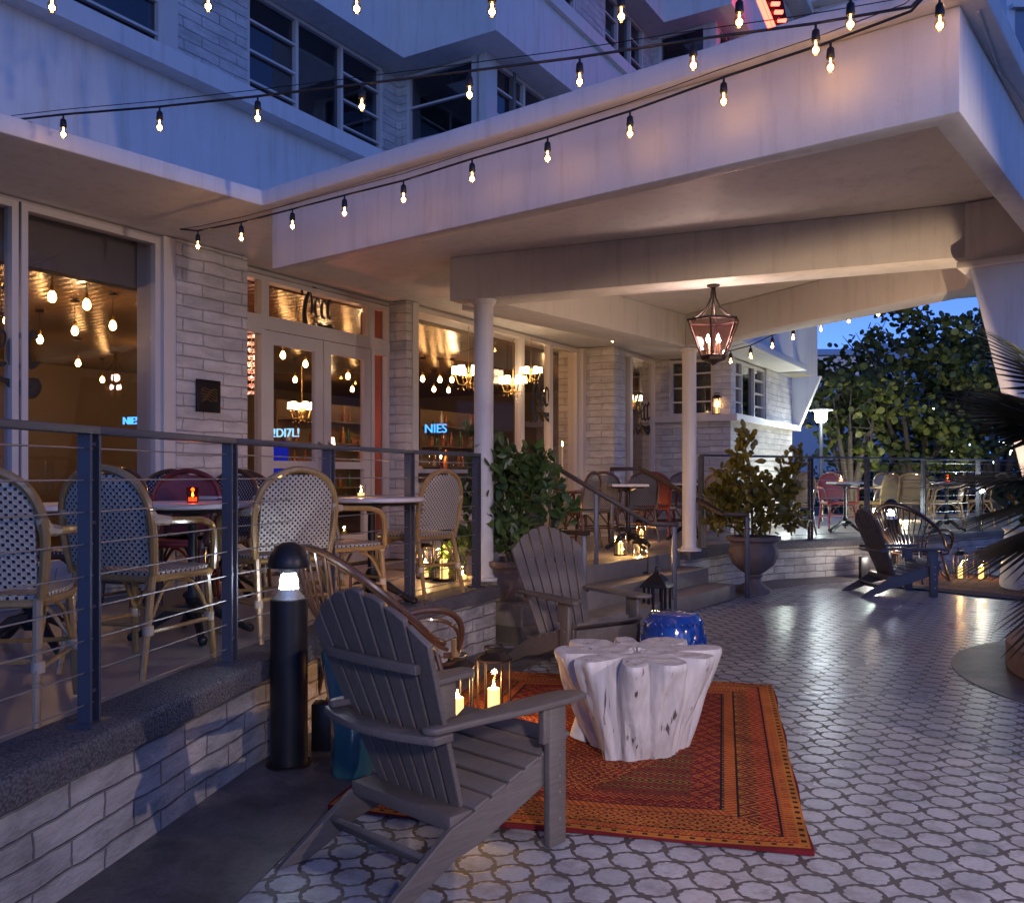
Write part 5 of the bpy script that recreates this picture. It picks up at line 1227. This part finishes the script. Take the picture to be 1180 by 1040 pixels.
for i, (x, d, w_, h_) in enumerate(((900, 22, .8, 1.9), (985, 25, 2.2, 1.7), (1075, 27, 3.0, 1.9), (1160, 26, 2.0, 1.9))):
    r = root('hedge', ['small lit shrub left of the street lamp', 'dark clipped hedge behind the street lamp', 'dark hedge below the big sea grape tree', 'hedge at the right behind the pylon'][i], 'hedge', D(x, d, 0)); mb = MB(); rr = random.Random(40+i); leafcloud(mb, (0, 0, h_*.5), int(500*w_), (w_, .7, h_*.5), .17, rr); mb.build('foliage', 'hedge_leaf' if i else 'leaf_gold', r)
# street lamp
r = root('street_lamp', 'white disc-topped street lamp shining beyond the far terrace', 'street lamp', D(946, 17.3, 0))
zt = EYE+(HY-472)*17.3/F
mb = MB(); mb.tube([(0, 0, 0), (0, 0, zt-.22)], .035, 12); mb.build('pole', 'rail_paint', r)
mb = MB(); mb.lathe([(.07, zt-.24), (.105, zt-.19), (.115, zt-.04)], n=20); mb.build('lamp_globe', 'street_glow', r)
mb = MB(); mb.lathe([(.08, zt-.035), (.225, zt-.015), (.225, zt+.0), (.04, zt+.03)], n=28); mb.build('disc', 'white_trim', r)
light(r, (0, -.3, zt-.35), 12, (.8, .92, 1), .15)
# dim building added outside the picture, so the glass mirrors less bright sky
r = root('added_dim_building', 'long dim building added outside the picture on the right to darken the window reflections', 'building', (34, 10, 0)); mb = MB(); mb.box((4, 10, 4.5), (8, 80, 9.0)); mb.build('wall', 'asphalt', r)
for k in range(9): mb = MB(); mb.box((-.03, -24+k*7, 4.6), (.08, 3.6, 1.6)); mb.build('window', 'upper_glass', r)
# distant buildings
def faraway(label, x0, x1, y0, d, bandsy, nm='apartment_building', dep=10):
    a, b = D(x0, d), D(x1, d); zt = EYE+(HY-y0)*d/F
    r = root(nm, label, 'building', (a.x, d, 0)); w_ = b.x-a.x
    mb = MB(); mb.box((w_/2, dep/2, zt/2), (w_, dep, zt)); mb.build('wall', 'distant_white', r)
    for (ya, yb, xa, xb) in bandsy:
        za, zb = EYE+(HY-ya)*d/F, EYE+(HY-yb)*d/F; xa_, xb_ = D(xa, d).x-a.x, D(xb, d).x-a.x
        mb = MB(); mb.box(((xa_+xb_)/2, -.02, (za+zb)/2), (xb_-xa_, .06, abs(za-zb))); w = mb.build('window', 'upper_glass', r)
        mb = MB(); mb.box(((xa_+xb_)/2, -.12, max(za, zb)+.12), (xb_-xa_+.5, .35, .22)); mb.build('ledge', 'distant_white', r)
    return r
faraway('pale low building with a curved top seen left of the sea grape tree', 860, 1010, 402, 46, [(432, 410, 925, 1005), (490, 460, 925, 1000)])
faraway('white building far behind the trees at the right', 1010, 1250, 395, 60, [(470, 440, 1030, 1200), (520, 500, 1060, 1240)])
wz = EYE+4.4; mb = MB(); fbox(mb, 18.2, 25, 1.5, 12, wz, EYE+14); mb.build('upper_wing', 'white_paint', ht, True, bevel=.01)
Bw = plane_p(18.14)
def pw_(x): return 18.14*math.tan(R(31)-math.atan((x-590)/F))
zz = lambda y: EYE+(HY-y)*17.4/F
for xa, xb, ya, yb in ((908, 945, 70, 6), (992, 1009, 14, -30), (1028, 1050, 14, -30)): window(Bw, pw_(xb), pw_(xa), zz(ya), zz(yb), [], 3, glass='upper_glass')
mb = MB(); fbox(mb, 17.9, 18.2, 1.4, pw_(893), zz(2), zz(-4)); mb.build('ledge', 'white_paint', ht, True)
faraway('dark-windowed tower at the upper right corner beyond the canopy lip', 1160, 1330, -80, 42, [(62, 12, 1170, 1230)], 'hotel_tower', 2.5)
# blade sign with red neon edge
r = root('blade_sign', 'tall blade sign edged with red neon tubes above the stepped windows', 'sign', FA(14.9, 4.0, EYE+7))
q0, q1 = Pz(893, 46, 13.4), Pz(862, -30, 12.9); L = r.location
mb = MB(); n_ = Vector((.25, .1, 0)); mb.quad([q0-L, q1-L, q1-L+n_*2, q0-L+n_*1.2]); mb.build('panel', 'neon_red' if 0 else 'plaque_metal', r)
mb = MB(); mb.tube([q0-L, q1-L], .035, 8); mb.tube([q0-L+Vector((.07, 0, 0)), q1-L+Vector((.07, 0, 0))], .022, 8); mb.build('neon_tube', 'neon_red', r)
mb = MB()
for k in range(9): a = (q0-L).lerp(q1-L, k/8)+Vector((.12, 0, 0)); mb.box(a+Vector((.08, 0, .05)), (.12, .05, .04))
mb.build('letters', 'neon_red', r)
words('HOTEL', D(1124, 30, EYE+(HY-518)*30/F), .42, 'sign_blue', 'lit_sign', 'blue lit sign far off below the sea grape tree', 'sign', 0)
for i, (x, y, d, w_, h_) in enumerate(((1120, 511, 34, .9, .12), (1160, 511, 34, 1.1, .14), (1172, 522, 34, .6, .3), (1098, 524, 34, .25, .3), (1100, 545, 34, .15, .15), (1150, 532, 34, .3, .15), (1078, 470, 40, .25, .1))):
    mb = MB(); mb.box((0, 0, 0), (w_, .1, h_)); o = mb.build('shop_light', 'far_light'); o.location = Pz(x, y, d); tag(o, ['long strip light over the distant blue sign', 'long strip light near the pylon edge', 'tall bright shop window behind the palm', 'short lit pane left of the blue sign', 'tiny lit square below the hedge gap', 'small lit pane just right of the blue sign', 'faint lamp in the dark ledge beside the street lamp'][i], 'light')
# low uplights on the far terrace
for i, (x, y, d) in enumerate(((1008, 588, 13.7), (937, 565, 15.5), (906, 574, 15.0), (1132, 566, 14.2))):
    q = Pz(x, y, d); r = root('terrace_spotlight', ['bright white spot behind the far bollard', 'white spot beside the far red chair', 'white spot among the yellow shrub leaves', 'white spot at the right of the far terrace'][i], 'spotlight', (q.x, q.y, DECK))
    mb = MB(); mb.lathe([(.03, 0), (.012, .01), (.012, q.z-DECK-.03)], n=10); mb.build('stake', 'black_metal', r); mb = MB(); mb.ball((0, 0, q.z-DECK), .035, 10); mb.build('lamp', 'street_glow', r)
    light(r, (0, -.02, q.z-DECK+.1), 9, (.85, 1, .9), .04)
# round planter with palm, right
r = root('round_planter', 'low curved kerb planter at the right edge beneath the palm fronds', 'planter', (4.95, 5.9, 0))
mb = MB(); mb.lathe([(1.46, 0), (1.5, .02), (1.5, .20), (1.44, .24), (1.30, .24), (1.28, .12)], n=64); mb.build('kerb', 'cast_stone', r); mb = MB(); mb.lathe([(1.29, .12), (.001, .20)], n=40); mb.build('soil', 'soil', r)
r = root('white_planter', 'smooth white planter block at the right edge on the far rug', 'planter', (6.55, 11.0, 0)); mb = MB(); mb.lathe([(.50, 0), (.52, .05), (.46, .70), (.50, .74), (.40, .74)], n=40); mb.build('pot', 'white_paint', r)
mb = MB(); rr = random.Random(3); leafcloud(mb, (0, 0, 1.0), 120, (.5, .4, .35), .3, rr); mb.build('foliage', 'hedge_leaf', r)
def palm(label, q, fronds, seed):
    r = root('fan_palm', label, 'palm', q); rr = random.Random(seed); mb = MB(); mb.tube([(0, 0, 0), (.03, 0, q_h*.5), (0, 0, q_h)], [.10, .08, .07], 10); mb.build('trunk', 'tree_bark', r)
    for (az, el, L_) in fronds:
        d_ = Vector((math.cos(az)*math.cos(el), math.sin(az)*math.cos(el), math.sin(el))); tip = Vector((0, 0, q_h))+d_*L_*.45; mb = MB(); mb.tube([(0, 0, q_h), tip], [.012, .008], 6)
        side = d_.cross(Vector((0, 0, 1))).normalized(); upv = side.cross(d_)
        for k in range(32):
            f = (k-15.5)/15.5; a = f*R(82); e_ = (d_*math.cos(a)+side*math.sin(a)); LL_ = L_*.62*(1-.22*abs(f))*rr.uniform(.9, 1.05); b = tip+e_*LL_+Vector((0, 0, -.20*LL_*LL_*(1+abs(f)))); w_ = (side*math.cos(a)-d_*math.sin(a))*.022
            m_ = tip.lerp(b, .5)+Vector((0, 0, .05*LL_)); mb.quad([tip, m_+w_, b, m_-w_]); 
        mb.build('frond', 'palm_leaf', r)
q_h = 1.35
palm('dark fan palm reaching in from the right edge in front of the pylon', Vector((2.95, 3.95, .0)), [(R(178), R(28), 1.15), (R(160), R(45), 1.2), (R(170), R(60), 1.1), (R(195), R(-5), 1.1), (R(185), R(-18), 1.05), (R(150), R(5), 1.15), (R(210), R(10), 1.1), (R(120), R(30), 1.2), (R(190), R(-42), 1.0), (R(60), R(20), 1.1), (R(0), R(20), 1.1)], 5)

# ================================================================== unseen floodlights outside the picture, with one added fill behind the viewer
def flood(label, q, aim, e_, col, size, spread, blend=.4):
    r = root('unseen_floodlight', label, 'floodlight', q); d_ = (Vector(aim)-Vector(q)).normalized(); rot = d_.to_track_quat('-Z', 'Y').to_euler()
    mb = MB(); mb.tube([(0, 0, -q[2]+.0), (0, 0, -.05)], .03, 10); mb.build('post', 'black_metal', r)
    mb = MB(); mb.box((0, 0, .06), (.16, .12, .10), rot.to_matrix()); mb.build('housing', 'black_metal', r)
    l = bpy.data.lights.new('flood_light', 'SPOT'); l.energy = e_; l.color = col; l.shadow_soft_size = size; l.spot_size = spread; l.spot_blend = blend
    o = bpy.data.objects.new('flood_light', l); COL.objects.link(o); o.parent = r; o.location = d_*.12; o.rotation_euler = rot
flood('black garden floodlight on a tall post right of the viewer', (4.9, 1.2, 2.2), (-1.0, 4.8, .5), 170, (1, .78, .68), .03, R(62))
flood('black fill floodlight added on a post well behind the viewer', (1.6, -3.2, 3.2), (1.1, 5.4, 0), 640, (1, .82, .76), .25, R(39), 1.0)  # added fill that brightens the lower scene, not a known lamp
# uplight for the lit wedge on the beam; blades added to cut its edges
Lq = Vector((3.15, 4.75, .35)); cvec = (Vector((3.0, 6.16, 3.19))-Lq).normalized(); d2 = (Vector((.754, 7.107, 2.92))-Lq).normalized(); e1 = (d2-cvec*cvec.dot(d2)).normalized(); e2 = cvec.cross(e1).normalized()
if e2.z > 0: e2 = -e2
hh = math.tan(R(19)); aim = (cvec+(e1+e2)*hh).normalized(); xx = (-e1-aim*(-e1).dot(aim)).normalized(); yy = (-aim).cross(xx)
r = root('unseen_floodlight', 'black uplight at the foot of the pylon, with shutters added to shape its light on the beam', 'floodlight', Lq)
mb = MB(); mb.tube([(0, 0, -.35), (0, 0, -.06)], .02, 10); mb.build('post', 'black_metal', r); mb = MB(); mb.box(aim*-.14, (.12, .12, .10)); mb.build('housing', 'black_metal', r)
rv = (Vector((3.09, 6.12, 2.877))-Lq).normalized()
for ea, eb, outv in ((cvec, (cvec+e1*.9).normalized(), -e2), (cvec, (cvec+(rv-cvec*cvec.dot(rv)).normalized()*.9).normalized(), -e1)):
    c0 = ea-(eb-ea)*.4; pts = [c0*.26, eb*.26+(eb-ea)*.1, eb*.26+(eb-ea)*.1+outv*.26, c0*.26+outv*.26]; nn = (pts[1]-pts[0]).cross(pts[3]-pts[0]).normalized()*.002
    mb = MB(); fr_ = [p_+nn for p_ in pts]; bk_ = [p_-nn for p_ in pts]; mb.quad(fr_); mb.quad(bk_[::-1])
    for i in range(4): mb.quad([fr_[(i+1) % 4], fr_[i], bk_[i], bk_[(i+1) % 4]])
    mb.build('added_shutter', 'black_metal', r)
l = bpy.data.lights.new('flood_light', 'SPOT'); l.energy = 150; l.color = (1, .68, .42); l.shadow_soft_size = .004; l.spot_size = R(66); l.spot_blend = .5
o = bpy.data.objects.new('flood_light', l); COL.objects.link(o); o.parent = r; o.matrix_local = Matrix((xx, yy, -aim)).transposed().to_4x4()
flood('short uplight in the round planter below the canopy', (4.25, 5.0, .36), (1.2, 6.6, 3.0), 12, (1, .66, .40), .03, R(110), 1.0)
